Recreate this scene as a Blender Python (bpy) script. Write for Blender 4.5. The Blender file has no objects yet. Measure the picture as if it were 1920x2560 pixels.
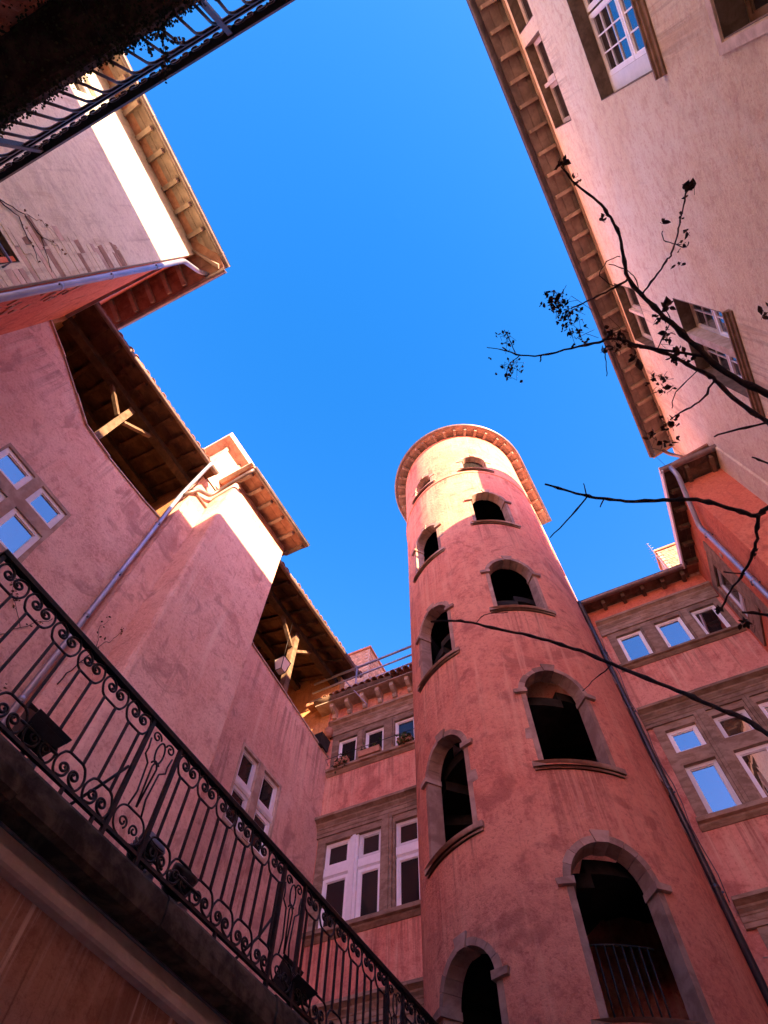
import bpy, bmesh, math, random
from mathutils import Vector, Matrix
from mathutils.geometry import tessellate_polygon
random.seed(11)
scene = bpy.context.scene
COL = scene.collection
R = math.radians

# ------------------------------------------------------------------ camera, sky, sun, exposure
# Metres; the camera stands at the origin, the courtyard paving is 1.5 m below it.
cam_d = bpy.data.cameras.new('camera'); cam = bpy.data.objects.new('camera', cam_d); COL.objects.link(cam)
cam_d.sensor_fit = 'VERTICAL'; cam_d.sensor_height = 24.0; cam_d.lens = 14.741
cam_d.clip_start = 0.05; cam_d.clip_end = 3000
cam.matrix_world = Matrix(((0.87438885, 0.43296092, 0.2190639, 0), (0.48491698, -0.79581609, -0.36267378, 0),
                           (0.017311, 0.42334572, -0.90580281, 0), (0, 0, 0, 1)))
scene.camera = cam
SUN_EL, SUN_AZ = R(20.6), R(118)          # azimuth clockwise from +Y
world = bpy.data.worlds.new('World'); scene.world = world; world.use_nodes = True
wn = world.node_tree.nodes; wl = world.node_tree.links
sky = wn.new('ShaderNodeTexSky'); sky.sky_type = 'NISHITA'; sky.sun_disc = False
sky.sun_elevation = SUN_EL; sky.sun_rotation = SUN_AZ; sky.altitude = 200; sky.air_density = 1.0; sky.dust_density = 0.2; sky.ozone_density = 2.6
hs = wn.new('ShaderNodeHueSaturation'); hs.inputs['Saturation'].default_value = 1.37; hs.inputs['Hue'].default_value = 0.5
wl.new(sky.outputs[0], hs.inputs['Color']); 
tint = wn.new('ShaderNodeMix'); tint.data_type = 'RGBA'; tint.blend_type = 'MULTIPLY'; tint.inputs[0].default_value = 1.0; tint.inputs[7].default_value = (1.48, .425, .455, 1)
wl.new(hs.outputs[0], tint.inputs[6]); wl.new(tint.outputs[2], wn['Background'].inputs['Color'])
wn['Background'].inputs['Strength'].default_value = 0.088
sun_d = bpy.data.lights.new('sun', 'SUN'); sun = bpy.data.objects.new('sun', sun_d); COL.objects.link(sun)
sun_d.energy = 2.0; sun_d.angle = R(0.5); sun_d.color = (1.0, 0.67, 0.38)
_sd = Vector((math.sin(SUN_AZ)*math.cos(SUN_EL), math.cos(SUN_AZ)*math.cos(SUN_EL), math.sin(SUN_EL)))
sun.rotation_euler = _sd.to_track_quat('Z', 'Y').to_euler(); sun.location = _sd*60
vs = scene.view_settings; vs.view_transform = 'Standard'; vs.look = 'None'; vs.gamma = 1.0; vs.use_curve_mapping = False
vs.exposure = 4.0
cy = scene.cycles; cy.use_denoising = True; cy.max_bounces = 10; cy.diffuse_bounces = 7; cy.glossy_bounces = 4; cy.sample_clamp_indirect = 6

# ------------------------------------------------------------------ helpers
W = {}                                                    # world location of every object (only translations are nested)
def tag(o, label=None, cat=None, group=None, kind=None):
    if label: o['label'] = label
    if cat: o['category'] = cat
    if group: o['group'] = group
    if kind: o['kind'] = kind
    return o
def thing(name, loc, label, cat, group=None):
    o = bpy.data.objects.new(name, None); COL.objects.link(o); o.empty_display_size = .2
    o.location = loc; W[o.name] = Vector(loc)
    return tag(o, label, cat, group)
def place(o, parent, loc):
    loc = Vector(loc); o.parent = parent; W[o.name] = loc
    o.location = loc - (W[parent.name] if parent else Vector())
def inst(mesh, name, parent, loc, rot=(0, 0, 0), scale=None):
    o = bpy.data.objects.new(name, mesh); COL.objects.link(o); place(o, parent, loc); o.rotation_euler = rot
    if scale: o.scale = scale
    return o
class MB:
    def __init__(s): s.v = []; s.f = []; s.sm = []
    def add(s, vs, fs, smooth=False):
        b = len(s.v); s.v += [tuple(v) for v in vs]; s.f += [tuple(i+b for i in f) for f in fs]; s.sm += [smooth]*len(fs); return s
    def hexa(s, p):     # 8 points: bottom ring 0-3, top ring 4-7
        return s.add(p, [(3, 2, 1, 0), (4, 5, 6, 7), (0, 1, 5, 4), (1, 2, 6, 5), (2, 3, 7, 6), (3, 0, 4, 7)])
    def box(s, a, b):
        (x0, y0, z0), (x1, y1, z1) = a, b
        return s.hexa([(x0, y0, z0), (x1, y0, z0), (x1, y1, z0), (x0, y1, z0), (x0, y0, z1), (x1, y0, z1), (x1, y1, z1), (x0, y1, z1)])
    def tube(s, pts, rad, n=8, cap=True, smooth=True, square=False):
        pts = [Vector(p) for p in pts]; m = len(pts); rad = rad if isinstance(rad, (list, tuple)) else [rad]*m
        t0 = (pts[1]-pts[0]).normalized(); up = Vector((0, 0, 1)) if abs(t0.z) < .9 else Vector((1, 0, 0))
        u = t0.cross(up).normalized(); rings = []
        for i, p in enumerate(pts):
            t = ((pts[min(i+1, m-1)]-pts[max(i-1, 0)])).normalized()
            u = (u - t*u.dot(t)).normalized(); w = t.cross(u)
            rings.append([p + (u*math.cos(2*math.pi*(k+.5)/n) + w*math.sin(2*math.pi*(k+.5)/n))*rad[i] for k in range(n)])
        vs = [v for r in rings for v in r]
        fs = [(i*n+k, i*n+(k+1) % n, (i+1)*n+(k+1) % n, (i+1)*n+k) for i in range(m-1) for k in range(n)]
        s.add(vs, fs, smooth)
        if cap: s.add(rings[0], [tuple(range(n-1, -1, -1))]); s.add(rings[-1], [tuple(range(n))])
        return s
    def prism(s, poly, vec):     # poly: 3-D loop, swept along vec
        vec = Vector(vec); a = [Vector(p) for p in poly]; b = [p+vec for p in a]; n = len(a)
        tri = tessellate_polygon([a])
        s.add(a, [tuple(reversed(t)) for t in tri]); s.add(b, tri)
        return s.add(a+b, [(i, (i+1) % n, (i+1) % n+n, i+n) for i in range(n)])
    def mesh(s, name, mat, fix=True):
        me = bpy.data.meshes.new(name); me.from_pydata(s.v, [], s.f)
        if mat: me.materials.append(mat)
        if fix:
            bm = bmesh.new(); bm.from_mesh(me)
            fl = list(bm.faces)
            for i, f_ in enumerate(fl): f_.smooth = s.sm[i]
            bmesh.ops.remove_doubles(bm, verts=bm.verts, dist=1e-5)
            bmesh.ops.recalc_face_normals(bm, faces=bm.faces); bm.to_mesh(me); bm.free()
        return me
    def build(s, name, mat, parent=None, fix=True):
        c = Vector([(min(v[i] for v in s.v)+max(v[i] for v in s.v))/2 for i in range(3)])
        s.v = [(v[0]-c.x, v[1]-c.y, v[2]-c.z) for v in s.v]
        o = bpy.data.objects.new(name, s.mesh(name, mat, fix)); COL.objects.link(o); place(o, parent, c)
        return o
class Frame:            # a wall's own axes: s along it, n out of it, z up
    def __init__(f, O, S, N): f.O = Vector(O); f.S = Vector(S).normalized(); f.N = Vector(N).normalized()
    def p(f, s, n, z): return f.O + f.S*s + f.N*n + Vector((0, 0, z))
    def box(f, mb, s0, s1, n0, n1, z0, z1):
        return mb.hexa([f.p(s0, n0, z0), f.p(s1, n0, z0), f.p(s1, n1, z0), f.p(s0, n1, z0), f.p(s0, n0, z1), f.p(s1, n0, z1), f.p(s1, n1, z1), f.p(s0, n1, z1)])
    def panel(f, mb, outline, holes, n0, n1):     # slab between depths n0 < n1 with openings right through
        loops = [outline]+holes
        tri = tessellate_polygon([[Vector((a, b, 0)) for a, b in l] for l in loops])
        pts = [q for l in loops for q in l]
        fr = [f.p(a, n1, b) for a, b in pts]; bk = [f.p(a, n0, b) for a, b in pts]
        mb.add(fr, tri); mb.add(bk, [tuple(reversed(t)) for t in tri])
        for l in loops:
            n = len(l); a = [f.p(u, n1, v) for u, v in l]; b = [f.p(u, n0, v) for u, v in l]
            mb.add(a+b, [(i, (i+1) % n, (i+1) % n+n, i+n) for i in range(n)])
        return mb
    def profile(f, mb, s0, s1, prof):             # moulding: closed (n,z) profile swept from s0 to s1
        return mb.prism([f.p(s0, a, b) for a, b in prof], f.S*(s1-s0))
def rect(s0, s1, z0, z1): return [(s0, z0), (s1, z0), (s1, z1), (s0, z1)]

# ------------------------------------------------------------------ materials
def material(name):
    m = bpy.data.materials.new(name); m.use_nodes = True
    return m, m.node_tree.nodes, m.node_tree.links, m.node_tree.nodes['Principled BSDF']
def ramp(nt, lk, src, a, b, p0=.35, p1=.65):
    r = nt.new('ShaderNodeValToRGB'); r.color_ramp.elements[0].position = p0; r.color_ramp.elements[1].position = p1
    r.color_ramp.elements[0].color = (*a, 1); r.color_ramp.elements[1].color = (*b, 1); lk.new(src, r.inputs[0]); return r.outputs[0]
def noise(nt, lk, vec, scale, detail=4, rough=.55, dist=0):
    n = nt.new('ShaderNodeTexNoise'); n.inputs['Scale'].default_value = scale; n.inputs['Detail'].default_value = detail
    n.inputs['Roughness'].default_value = rough; n.inputs['Distortion'].default_value = dist; lk.new(vec, n.inputs['Vector']); return n.outputs['Fac']
def mapping(nt, lk, vec, scale):
    m = nt.new('ShaderNodeMapping'); m.inputs['Scale'].default_value = scale; lk.new(vec, m.inputs['Vector']); return m.outputs[0]
def mix(nt, lk, fac, a, b, mode='MIX'):
    m = nt.new('ShaderNodeMix'); m.data_type = 'RGBA'; m.blend_type = mode
    if isinstance(fac, float): m.inputs[0].default_value = fac
    else: lk.new(fac, m.inputs[0])
    for k, x in ((6, a), (7, b)):
        if isinstance(x, tuple): m.inputs[k].default_value = (*x, 1)
        else: lk.new(x, m.inputs[k])
    return m.outputs[2]
def bump(nt, lk, bs, h, strength, dist=.02):
    b = nt.new('ShaderNodeBump'); b.inputs['Strength'].default_value = strength; b.inputs['Distance'].default_value = dist
    lk.new(h, b.inputs['Height']); lk.new(b.outputs[0], bs.inputs['Normal'])
def math_(nt, lk, op, a, b):
    m = nt.new('ShaderNodeMath'); m.operation = op
    for k, x in ((0, a), (1, b)):
        if isinstance(x, (int, float)): m.inputs[k].default_value = x
        else: lk.new(x, m.inputs[k])
    return m.outputs[0]
def plaster(name, base, light, dark, stain, streak=.5, bstr=.9, trowel=(1, 1, 1), sscale=5.5, smask=(.42, .62), pk=.6, run=None):
    m, nt, lk, bs = material(name)
    g = nt.new('ShaderNodeNewGeometry').outputs['Position']
    big = noise(nt, lk, g, .45, 6, .62, .8); mid = noise(nt, lk, mapping(nt, lk, g, trowel), 3.4, 10, .72, .35); fine = noise(nt, lk, g, 19, 8, .75, .2)
    col = mix(nt, lk, ramp_f(nt, lk, big, .36, .62), base, light)
    col = mix(nt, lk, math_(nt, lk, 'MULTIPLY', ramp_f(nt, lk, mid, .46, .70), .9), col, dark)
    col = mix(nt, lk, math_(nt, lk, 'MULTIPLY', ramp_f(nt, lk, fine, .50, .64), .65), col, light)
    col = mix(nt, lk, math_(nt, lk, 'MULTIPLY', ramp_f(nt, lk, fine, .49, .34), .8), col, dark)
    patch = noise(nt, lk, g, 1.1, 5, .6, 1.0)
    col = mix(nt, lk, math_(nt, lk, 'MULTIPLY', ramp_f(nt, lk, patch, .55, .66), pk), col, tuple(c*.74 for c in dark))
    st = noise(nt, lk, mapping(nt, lk, g, (sscale, sscale, .33)), 1.0, 7, .66, .25)
    msk = noise(nt, lk, g, .5, 3, .5)
    f = math_(nt, lk, 'MULTIPLY', ramp_f(nt, lk, st, .50, .66), ramp_f(nt, lk, msk, *smask))
    col = mix(nt, lk, math_(nt, lk, 'MULTIPLY', f, streak), col, stain)
    st2 = noise(nt, lk, mapping(nt, lk, g, (sscale*1.3, sscale*1.3, .4)), 1.0, 6, .6, .2)
    f2 = math_(nt, lk, 'MULTIPLY', ramp_f(nt, lk, st2, .56, .70), ramp_f(nt, lk, msk, .55, .36))
    col = mix(nt, lk, math_(nt, lk, 'MULTIPLY', f2, streak*.8), col, tuple(c*.66 for c in dark))
    if run:      # rain run-off below sills and copings: (position along the wall, half width, height, length)
        xyz = nt.new('ShaderNodeSeparateXYZ'); lk.new(g, xyz.inputs[0]); X, Y, Z = xyz.outputs
        kind, spots = run
        if kind == 'round': S = math_(nt, lk, 'MULTIPLY', math_(nt, lk, 'ARCTAN2', math_(nt, lk, 'SUBTRACT', X, -2.385), math_(nt, lk, 'SUBTRACT', 9.711, Y)), 2.164)
        elif kind == 'b': S = math_(nt, lk, 'ADD', math_(nt, lk, 'MULTIPLY', X, .998), math_(nt, lk, 'MULTIPLY', Y, .0629))
        else: S = Y
        tot = None
        for s_, w_, z_, l_ in spots:
            a_ = ramp_f(nt, lk, math_(nt, lk, 'ABSOLUTE', math_(nt, lk, 'SUBTRACT', S, s_), 0), w_*1.06, w_*.8)
            d_ = math_(nt, lk, 'MULTIPLY', ramp_f(nt, lk, Z, z_-l_, z_), ramp_f(nt, lk, Z, z_+.02, z_-.04))
            f_ = math_(nt, lk, 'MULTIPLY', a_, d_); tot = f_ if tot is None else math_(nt, lk, 'MAXIMUM', tot, f_)
        rs = noise(nt, lk, mapping(nt, lk, g, (4.2, 4.2, .16)), 1.0, 9, .78, .25); rs2 = noise(nt, lk, mapping(nt, lk, g, (6, 6, .2)), 1.3, 8, .74, .2)
        col = mix(nt, lk, math_(nt, lk, 'MULTIPLY', math_(nt, lk, 'MULTIPLY', tot, ramp_f(nt, lk, rs, .47, .60)), .62), col, tuple(c*.55 for c in dark))
        col = mix(nt, lk, math_(nt, lk, 'MULTIPLY', math_(nt, lk, 'MULTIPLY', tot, ramp_f(nt, lk, rs2, .53, .64)), .65), col, stain)
    lk.new(col, bs.inputs['Base Color']); bs.inputs['Roughness'].default_value = .92; bs.inputs['Specular IOR Level'].default_value = .15
    h = math_(nt, lk, 'ADD', math_(nt, lk, 'MULTIPLY', mid, 1.0), math_(nt, lk, 'MULTIPLY', fine, .6))
    bump(nt, lk, bs, h, bstr, .045)
    return m
def ramp_f(nt, lk, src, p0, p1):
    r = nt.new('ShaderNodeMapRange'); r.inputs['From Min'].default_value = p0; r.inputs['From Max'].default_value = p1; r.interpolation_type = 'SMOOTHSTEP'
    lk.new(src, r.inputs['Value']); return r.outputs[0]
def rough(name, a, b, scale=6, roughness=.8, stretch=(1, 1, 1), bstr=.4, metallic=0., spec=.3, detail=6):
    m, nt, lk, bs = material(name); g = nt.new('ShaderNodeNewGeometry').outputs['Position']
    n = noise(nt, lk, mapping(nt, lk, g, stretch), scale, detail, .65, .4); n2 = noise(nt, lk, g, scale*7, 4, .6)
    oi = nt.new('ShaderNodeObjectInfo')
    c = mix(nt, lk, ramp_f(nt, lk, n, .36, .66), a, b)
    v = nt.new('ShaderNodeHueSaturation'); lk.new(c, v.inputs['Color'])
    mr = nt.new('ShaderNodeMapRange'); lk.new(oi.outputs['Random'], mr.inputs['Value']); mr.inputs['To Min'].default_value = .8; mr.inputs['To Max'].default_value = 1.18
    lk.new(mr.outputs[0], v.inputs['Value']); lk.new(v.outputs[0], bs.inputs['Base Color'])
    bs.inputs['Roughness'].default_value = roughness; bs.inputs['Metallic'].default_value = metallic; bs.inputs['Specular IOR Level'].default_value = spec
    bump(nt, lk, bs, math_(nt, lk, 'ADD', n, math_(nt, lk, 'MULTIPLY', n2, .4)), bstr, .012)
    return m
def glassy(name, refl, tint=(.02, .018, .018)):
    m, nt, lk, bs = material(name)
    gl = nt.new('ShaderNodeBsdfGlossy'); gl.inputs['Roughness'].default_value = .015; gl.inputs['Color'].default_value = (.86, .84, .88, 1)
    df = nt.new('ShaderNodeBsdfDiffuse'); df.inputs['Color'].default_value = (*tint, 1)
    lw = nt.new('ShaderNodeFresnel'); lw.inputs['IOR'].default_value = 1.5
    f = math_(nt, lk, 'MAXIMUM', lw.outputs[0], refl)
    g = nt.new('ShaderNodeNewGeometry').outputs['Position']; n = noise(nt, lk, g, 1.6, 2); b = nt.new('ShaderNodeBump')
    b.inputs['Strength'].default_value = .12; b.inputs['Distance'].default_value = .01; lk.new(n, b.inputs['Height']); lk.new(b.outputs[0], gl.inputs['Normal'])
    ms = nt.new('ShaderNodeMixShader'); lk.new(f, ms.inputs[0]); lk.new(df.outputs[0], ms.inputs[1]); lk.new(gl.outputs[0], ms.inputs[2])
    lk.new(ms.outputs[0], nt['Material Output'].inputs['Surface']); return m
M = {}
_T = 2.164*math.pi/180
RUN_T = ('round', [(33.5*_T, .62, 3.6, 2), (35*_T, .62, 7.0, 2.0), (32.3*_T, .6, 11.2, 2.0), (32.8*_T, .6, 15.35, 1.6), (-25.5*_T, .58, 6.27, 2.0), (-24.5*_T, .58, 10.3, 2.1), (-24.2*_T, .56, 14.58, 1.8), (10*_T, 2.6, 19.05, .7)])
RUN_R = ('b', [(-5.75, 1.4, 11.66, 1.25), (-5.75, 1.5, 7.56, 1.4), (2.2, 1.5, 11.82, 1.2), (2.2, 1.6, 7.62, 1.6)])
RUN_G = ('y', [(9.3, 1.3, 12.3, 2.4), (7.6, .9, 12.65, 1.9), (.75, .85, 8.6, 1.6), (8.15, .8, 8.24, 1.6), (-.9, 1.0, 13.5, 1.6), (1.9, .9, 12.85, 1.1)])
RUN_Y = ('y', [(-1.1, 1.3, 10.9, 2.2), (5.0, 1.05, 11.2, 2.4), (-.8, 1.0, 16.2, 1.2), (5.0, .85, 16.2, 1.2), (7.2, .7, 17.8, 4.0)])
M['pink'] = plaster('pink_plaster', (.79, .465, .36), (.87, .585, .47), (.60, .295, .24), (.88, .66, .52), .65, run=RUN_G)
M['rear'] = plaster('deep_pink_plaster', (.74, .275, .195), (.82, .385, .28), (.56, .17, .125), (.86, .51, .36), .85, .9, (1, 1, 1), 6.5, (.34, .5), run=RUN_R)
M['tower'] = plaster('tower_plaster', (.70, .245, .165), (.78, .33, .22), (.50, .15, .11), (.80, .39, .26), .7, 1.0, (1, 1, 1), 6.5, (.38, .54), run=RUN_T)
M['pale'] = plaster('pale_plaster', (.68, .66, .50), (.76, .74, .57), (.53, .49, .385), (.45, .37, .25), .7, 1.1, (.8, .8, 1.5), pk=.3)
M['rose'] = plaster('rose_plaster', (.86, .70, .48), (.90, .80, .61), (.70, .48, .325), (.72, .53, .34), .35, 1.2, (1.1, .9, 1.5), pk=.15, run=RUN_Y)
M['red'] = plaster('red_plaster', (.72, .20, .115), (.79, .275, .16), (.55, .135, .085), (.80, .35, .22), .4)
M['orange'] = plaster('orange_plaster', (.66, .33, .14), (.73, .42, .21), (.52, .23, .10), (.34, .16, .09), .5)
M['gallery'] = plaster('shaded_gallery_plaster', (.36, .18, .085), (.44, .23, .11), (.24, .115, .055), (.16, .08, .045), .5)  # orange plaster darkened, with the galleries' shade put into its colour
M['terrace'] = plaster('terrace_plaster', (.47, .255, .18), (.55, .32, .23), (.35, .165, .115), (.84, .64, .54), 1.0, .9, (1, 1, 1), 15, (.34, .48))
M['stone'] = rough('brown_stone', (.22, .14, .09), (.36, .255, .18), 3.2, .9, (1, 1, 2.2), .6)
M['towerstone'] = rough('grey_tower_stone', (.27, .155, .118), (.43, .28, .22), 3, .9, (1, 1, 1), .6)
M['palestone'] = rough('pale_stone', (.40, .31, .24), (.58, .47, .38), 4, .9, (1, 1, 1), .7)
M['mossy'] = rough('mossy_stone', (.03, .024, .018), (.11, .09, .065), 5, .95, (1, 1, 1), .9)
M['ledge'] = rough('grey_ledge_stone', (.42, .35, .30), (.56, .48, .42), 4, .9, (1, 1, 1), .5)
M['wood'] = rough('old_timber', (.10, .06, .036), (.19, .122, .08), 5, .85, (1, 1, 1), .5)
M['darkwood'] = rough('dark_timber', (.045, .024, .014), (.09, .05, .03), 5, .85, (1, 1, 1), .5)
M['soffit'] = rough('soffit_board', (.22, .155, .12), (.34, .25, .195), 3, .85, (1, 1, 1), .3)
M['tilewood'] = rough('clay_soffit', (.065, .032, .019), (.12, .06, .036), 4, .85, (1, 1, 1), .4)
M['white'] = rough('white_paint', (.82, .81, .82), (.88, .87, .88), 8, .55, (1, 1, 1), .12)
M['creamwood'] = rough('cream_window_paint', (.50, .43, .36), (.62, .55, .47), 8, .6, (1, 1, 1), .2)
M['brownwood'] = rough('brown_painted_wood', (.16, .09, .05), (.25, .15, .09), 6, .6, (1, 1, 1), .3)
M['zinc'] = rough('zinc_pipe', (.24, .26, .34), (.32, .34, .43), 5, .42, (1, 1, .4), .1, .55, .5)
M['darkpipe'] = rough('dark_pipe_paint', (.05, .05, .065), (.085, .08, .10), 5, .35, (1, 1, .4), .1, .3, .5)
M['copper'] = rough('weathered_copper', (.17, .125, .115), (.26, .19, .17), 4, .45, (1, 1, 1), .2, .5, .5)
M['iron'] = rough('wrought_iron', (.010, .009, .011), (.024, .021, .024), 20, .45, (1, 1, 1), .3, .3, .5)
M['lampblack'] = rough('black_lamp_metal', (.014, .015, .02), (.03, .032, .04), 10, .35, (1, 1, 1), .1, .2, .5)
M['steel'] = rough('painted_steel_bar', (.28, .30, .42), (.36, .38, .50), 8, .4, (1, 1, 1), .05, .3, .5)
M['tile'] = rough('clay_roof_tile', (.30, .13, .075), (.42, .21, .13), 5, .9, (1, 1, 1), .5)
M['brick'] = rough('buff_brick', (.36, .25, .17), (.52, .40, .28), 9, .9, (1, 1, 1), .6)
M['mortar'] = rough('mortar', (.40, .35, .29), (.50, .45, .38), 12, .95, (1, 1, 1), .4)
M['terracotta'] = rough('terracotta', (.42, .19, .11), (.52, .27, .17), 8, .85, (1, 1, 1), .3)
M['bark'] = rough('vine_bark', (.035, .022, .022), (.065, .042, .038), 30, .9, (1, 1, 1), .5)
M['dryleaf'] = rough('dry_leaf', (.030, .016, .012), (.085, .045, .028), 20, .8, (1, 1, 1), .2)
M['brownleaf'] = rough('withered_leaf', (.13, .075, .04), (.22, .13, .07), 20, .8, (1, 1, 1), .2)
M['ivy'] = rough('ivy_leaf', (.022, .032, .012), (.05, .065, .022), 14, .7, (1, 1, 1), .2)
M['green'] = rough('plant_leaf', (.04, .075, .02), (.09, .15, .04), 14, .6, (1, 1, 1), .2)
M['clayeave'] = rough('red_brown_soffit', (.22, .10, .065), (.33, .17, .11), 4, .85, (1, 1, 1), .4)
M['innershade'] = rough('painted_interior_shade', (.016, .012, .010), (.03, .023, .019), 4, .95, (1, 1, 1), .5)  # near-black: the shade inside the tower is put into the colour
M['reveal'] = rough('brown_reveal', (.11, .075, .05), (.19, .135, .10), 5, .85, (1, 1, 1), .5)
M['sandstone'] = rough('tan_window_stone', (.38, .265, .20), (.54, .41, .32), 3.2, .9, (1, 1, 1), .6)
M['rafterwood'] = rough('pale_rafter_wood', (.36, .25, .18), (.48, .36, .27), 5, .85, (1, 1, 1), .4)
M['darkgutter'] = rough('dark_bronze_gutter', (.06, .042, .042), (.10, .072, .07), 4, .45, (1, 1, 1), .2, .4, .5)
M['ground'] = rough('courtyard_paving', (.34, .30, .26), (.45, .41, .36), 2, .9, (1, 1, 1), .5)
M['skyglass'] = glassy('window_glass', .40)
M['glass'] = glassy('dark_window_glass', .06)
M['halfglass'] = glassy('old_window_glass', .45)
M['blind'] = rough('white_blind', (.78, .76, .74), (.86, .84, .82), 3, .7, (1, 1, 1), .1)
M['amber'] = rough('lantern_glass', (.80, .72, .58), (.86, .80, .68), 6, .3, (1, 1, 1), .05)

# ------------------------------------------------------------------ shared builders
BETA = R(3.6075)
TB = Vector((math.cos(BETA), math.sin(BETA), 0)); NB = Vector((-math.sin(BETA), math.cos(BETA), 0)); UP = Vector((0, 0, 1))
def at_b(s, Y, z): return TB*s + NB*Y + UP*z

def gutter(F, parent, s0, s1, n, z, r, mat, joints=1.6):
    mb = MB(); k = 14
    prof = [(n+r*math.cos(a), z+r*math.sin(a)) for a in [math.pi+math.pi*i/k for i in range(k+1)]] + [(n+(r-.012)*math.cos(a), z+.012+(r-.012)*math.sin(a)) for a in [math.tau-math.pi*i/k for i in range(k+1)]]
    F.profile(mb, s0, s1, prof)
    lip = [F.p(s0, n+r, z), F.p(s1, n+r, z)]; mb.tube(lip, .012, 6)
    s = s0+.35
    while s < s1:
        w = .03
        F.profile(mb, s, s+w, [(n+(r+.008)*math.cos(a), z+(r+.008)*math.sin(a)) for a in [math.pi+math.pi*i/k for i in range(k+1)]]+[(n+r*.9, z+.004), (n-r*.9, z+.004)]); s += joints
    return mb.build('gutter', mat, parent)

def eave(F, parent, s0, s1, zw, ov, drop, rafters, rw, rh, nboards, bmat, rmat, gr=.07, gmat=None, inner=.0, tailcut=.06, jitter=.0, back=None, ends=True, joints=1.6):
    zz = lambda n: zw - drop*n/ov
    n_in = -(back or inner or .12)
    w = (ov - n_in)/nboards
    for i in range(nboards):
        a, b = n_in+w*i, n_in+w*(i+1)-.008; mb = MB(); t = .022
        mb.hexa([F.p(s0, a, zz(a)), F.p(s1, a, zz(a)), F.p(s1, b, zz(b)), F.p(s0, b, zz(b)), F.p(s0, a, zz(a)+t), F.p(s1, a, zz(a)+t), F.p(s1, b, zz(b)+t), F.p(s0, b, zz(b)+t)])
        mb.build('soffit_board', bmat, parent)
    a, b = n_in+.02, ov-tailcut; c = (a+b)/2
    proto = MB(); L = Frame((0, 0, 0), F.S, F.N)
    hz = lambda n: -drop*(n-c)/ov
    proto.hexa([L.p(-rw/2, a-c, hz(a)-rh), L.p(rw/2, a-c, hz(a)-rh), L.p(rw/2, b-c-.03, hz(b)-rh+.02), L.p(-rw/2, b-c-.03, hz(b)-rh+.02), L.p(-rw/2, a-c, hz(a)-.003), L.p(rw/2, a-c, hz(a)-.003), L.p(rw/2, b-c, hz(b)-.003), L.p(-rw/2, b-c, hz(b)-.003)])
    me = proto.mesh('rafter', rmat)
    for s in rafters:
        j = random.uniform(-jitter, jitter)
        inst(me, 'rafter', parent, F.p(s+j, c, zz(c)), rot=(0, 0, random.uniform(-.5, .5)*jitter), scale=None)
    if gmat: gutter(F, parent, s0, s1, ov+gr*.6, zz(ov)+.015, gr, gmat, joints)

def roof_slab(F, parent, s0, s1, n_out, z_out, n_in, z_in, t=.12, name='roof'):
    mb = MB()
    mb.hexa([F.p(s0, n_in, z_in), F.p(s1, n_in, z_in), F.p(s1, n_out, z_out), F.p(s0, n_out, z_out), F.p(s0, n_in, z_in+t), F.p(s1, n_in, z_in+t), F.p(s1, n_out, z_out+t), F.p(s0, n_out, z_out+t)])
    return mb.build(name, M['tile'], parent)

def tile_row(F, parent, s0, s1, n, z, pitch=.2, r=.085, length=.45, slope=.3):
    proto = MB(); L = Frame((0, 0, 0), F.S, F.N); k = 8; prof = [(r*math.cos(math.pi*i/k), r*math.sin(math.pi*i/k)) for i in range(k+1)]
    inn = [((r-.016)*math.cos(math.pi*(k-i)/k), (r-.016)*math.sin(math.pi*(k-i)/k)) for i in range(k+1)]
    loop = [L.p(a, 0, b) for a, b in prof+inn]
    proto.prism(loop, L.N*(-length)+UP*slope*length); me = proto.mesh('roof_tile', M['tile'])
    s = s0
    while s < s1:
        inst(me, 'roof_tile', parent, F.p(s, n+random.uniform(-.02, .03), z+random.uniform(-.01, .012))); s += pitch*random.uniform(.94, 1.06)

def window(F, parent, s0, s1, z0, z1, n, fw=.05, cols=1, rows=1, mat='white', glass='skyglass', thick=.05, mid=.022, name='window', sill=True):
    mb = MB(); g = .004
    for a in ((s0, s0+fw, z0, z1), (s1-fw, s1, z0, z1), (s0+fw, s1-fw, z0, z0+fw), (s0+fw, s1-fw, z1-fw, z1)): F.box(mb, a[0], a[1], n-thick, n, a[2], a[3])
    # a stepped inner bead
    e = fw+.018
    for a in ((s0+fw, s0+e, z0+fw, z1-fw), (s1-e, s1-fw, z0+fw, z1-fw), (s0+e, s1-e, z0+fw, z0+e), (s0+e, s1-e, z1-e, z1-fw)): F.box(mb, a[0], a[1], n-thick, n-.02, a[2], a[3])
    iw, ih = (s1-s0-2*e)/cols, (z1-z0-2*e)/rows
    for c in range(1, cols): F.box(mb, s0+e+iw*c-mid/2, s0+e+iw*c+mid/2, n-thick+.002, n-.012, z0+e, z1-e)
    for r_ in range(1, rows): F.box(mb, s0+e, s1-e, n-thick+.004, n-.014, z0+e+ih*r_-mid/2, z0+e+ih*r_+mid/2)
    o = mb.build(name, M[mat], parent)
    for c in range(cols):
        for r_ in range(rows):
            p = MB(); q = mid/2 if cols*rows > 1 else 0
            t = [random.uniform(-.0012, .0012) for _ in range(4)]
            A, B, C_, D = s0+e+iw*c+q*(c > 0)-.004, s0+e+iw*(c+1)-q*(c < cols-1)+.004, z0+e+ih*r_+q*(r_ > 0)-.004, z0+e+ih*(r_+1)-q*(r_ < rows-1)+.004
            d = n-.034
            p.hexa([F.p(A, d-.006, C_), F.p(B, d-.006, C_), F.p(B, d+t[0], C_), F.p(A, d+t[1], C_), F.p(A, d-.006, D), F.p(B, d-.006, D), F.p(B, d+t[2], D), F.p(A, d+t[3], D)])
            p.build('pane', M[glass], o)
    return o

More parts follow.
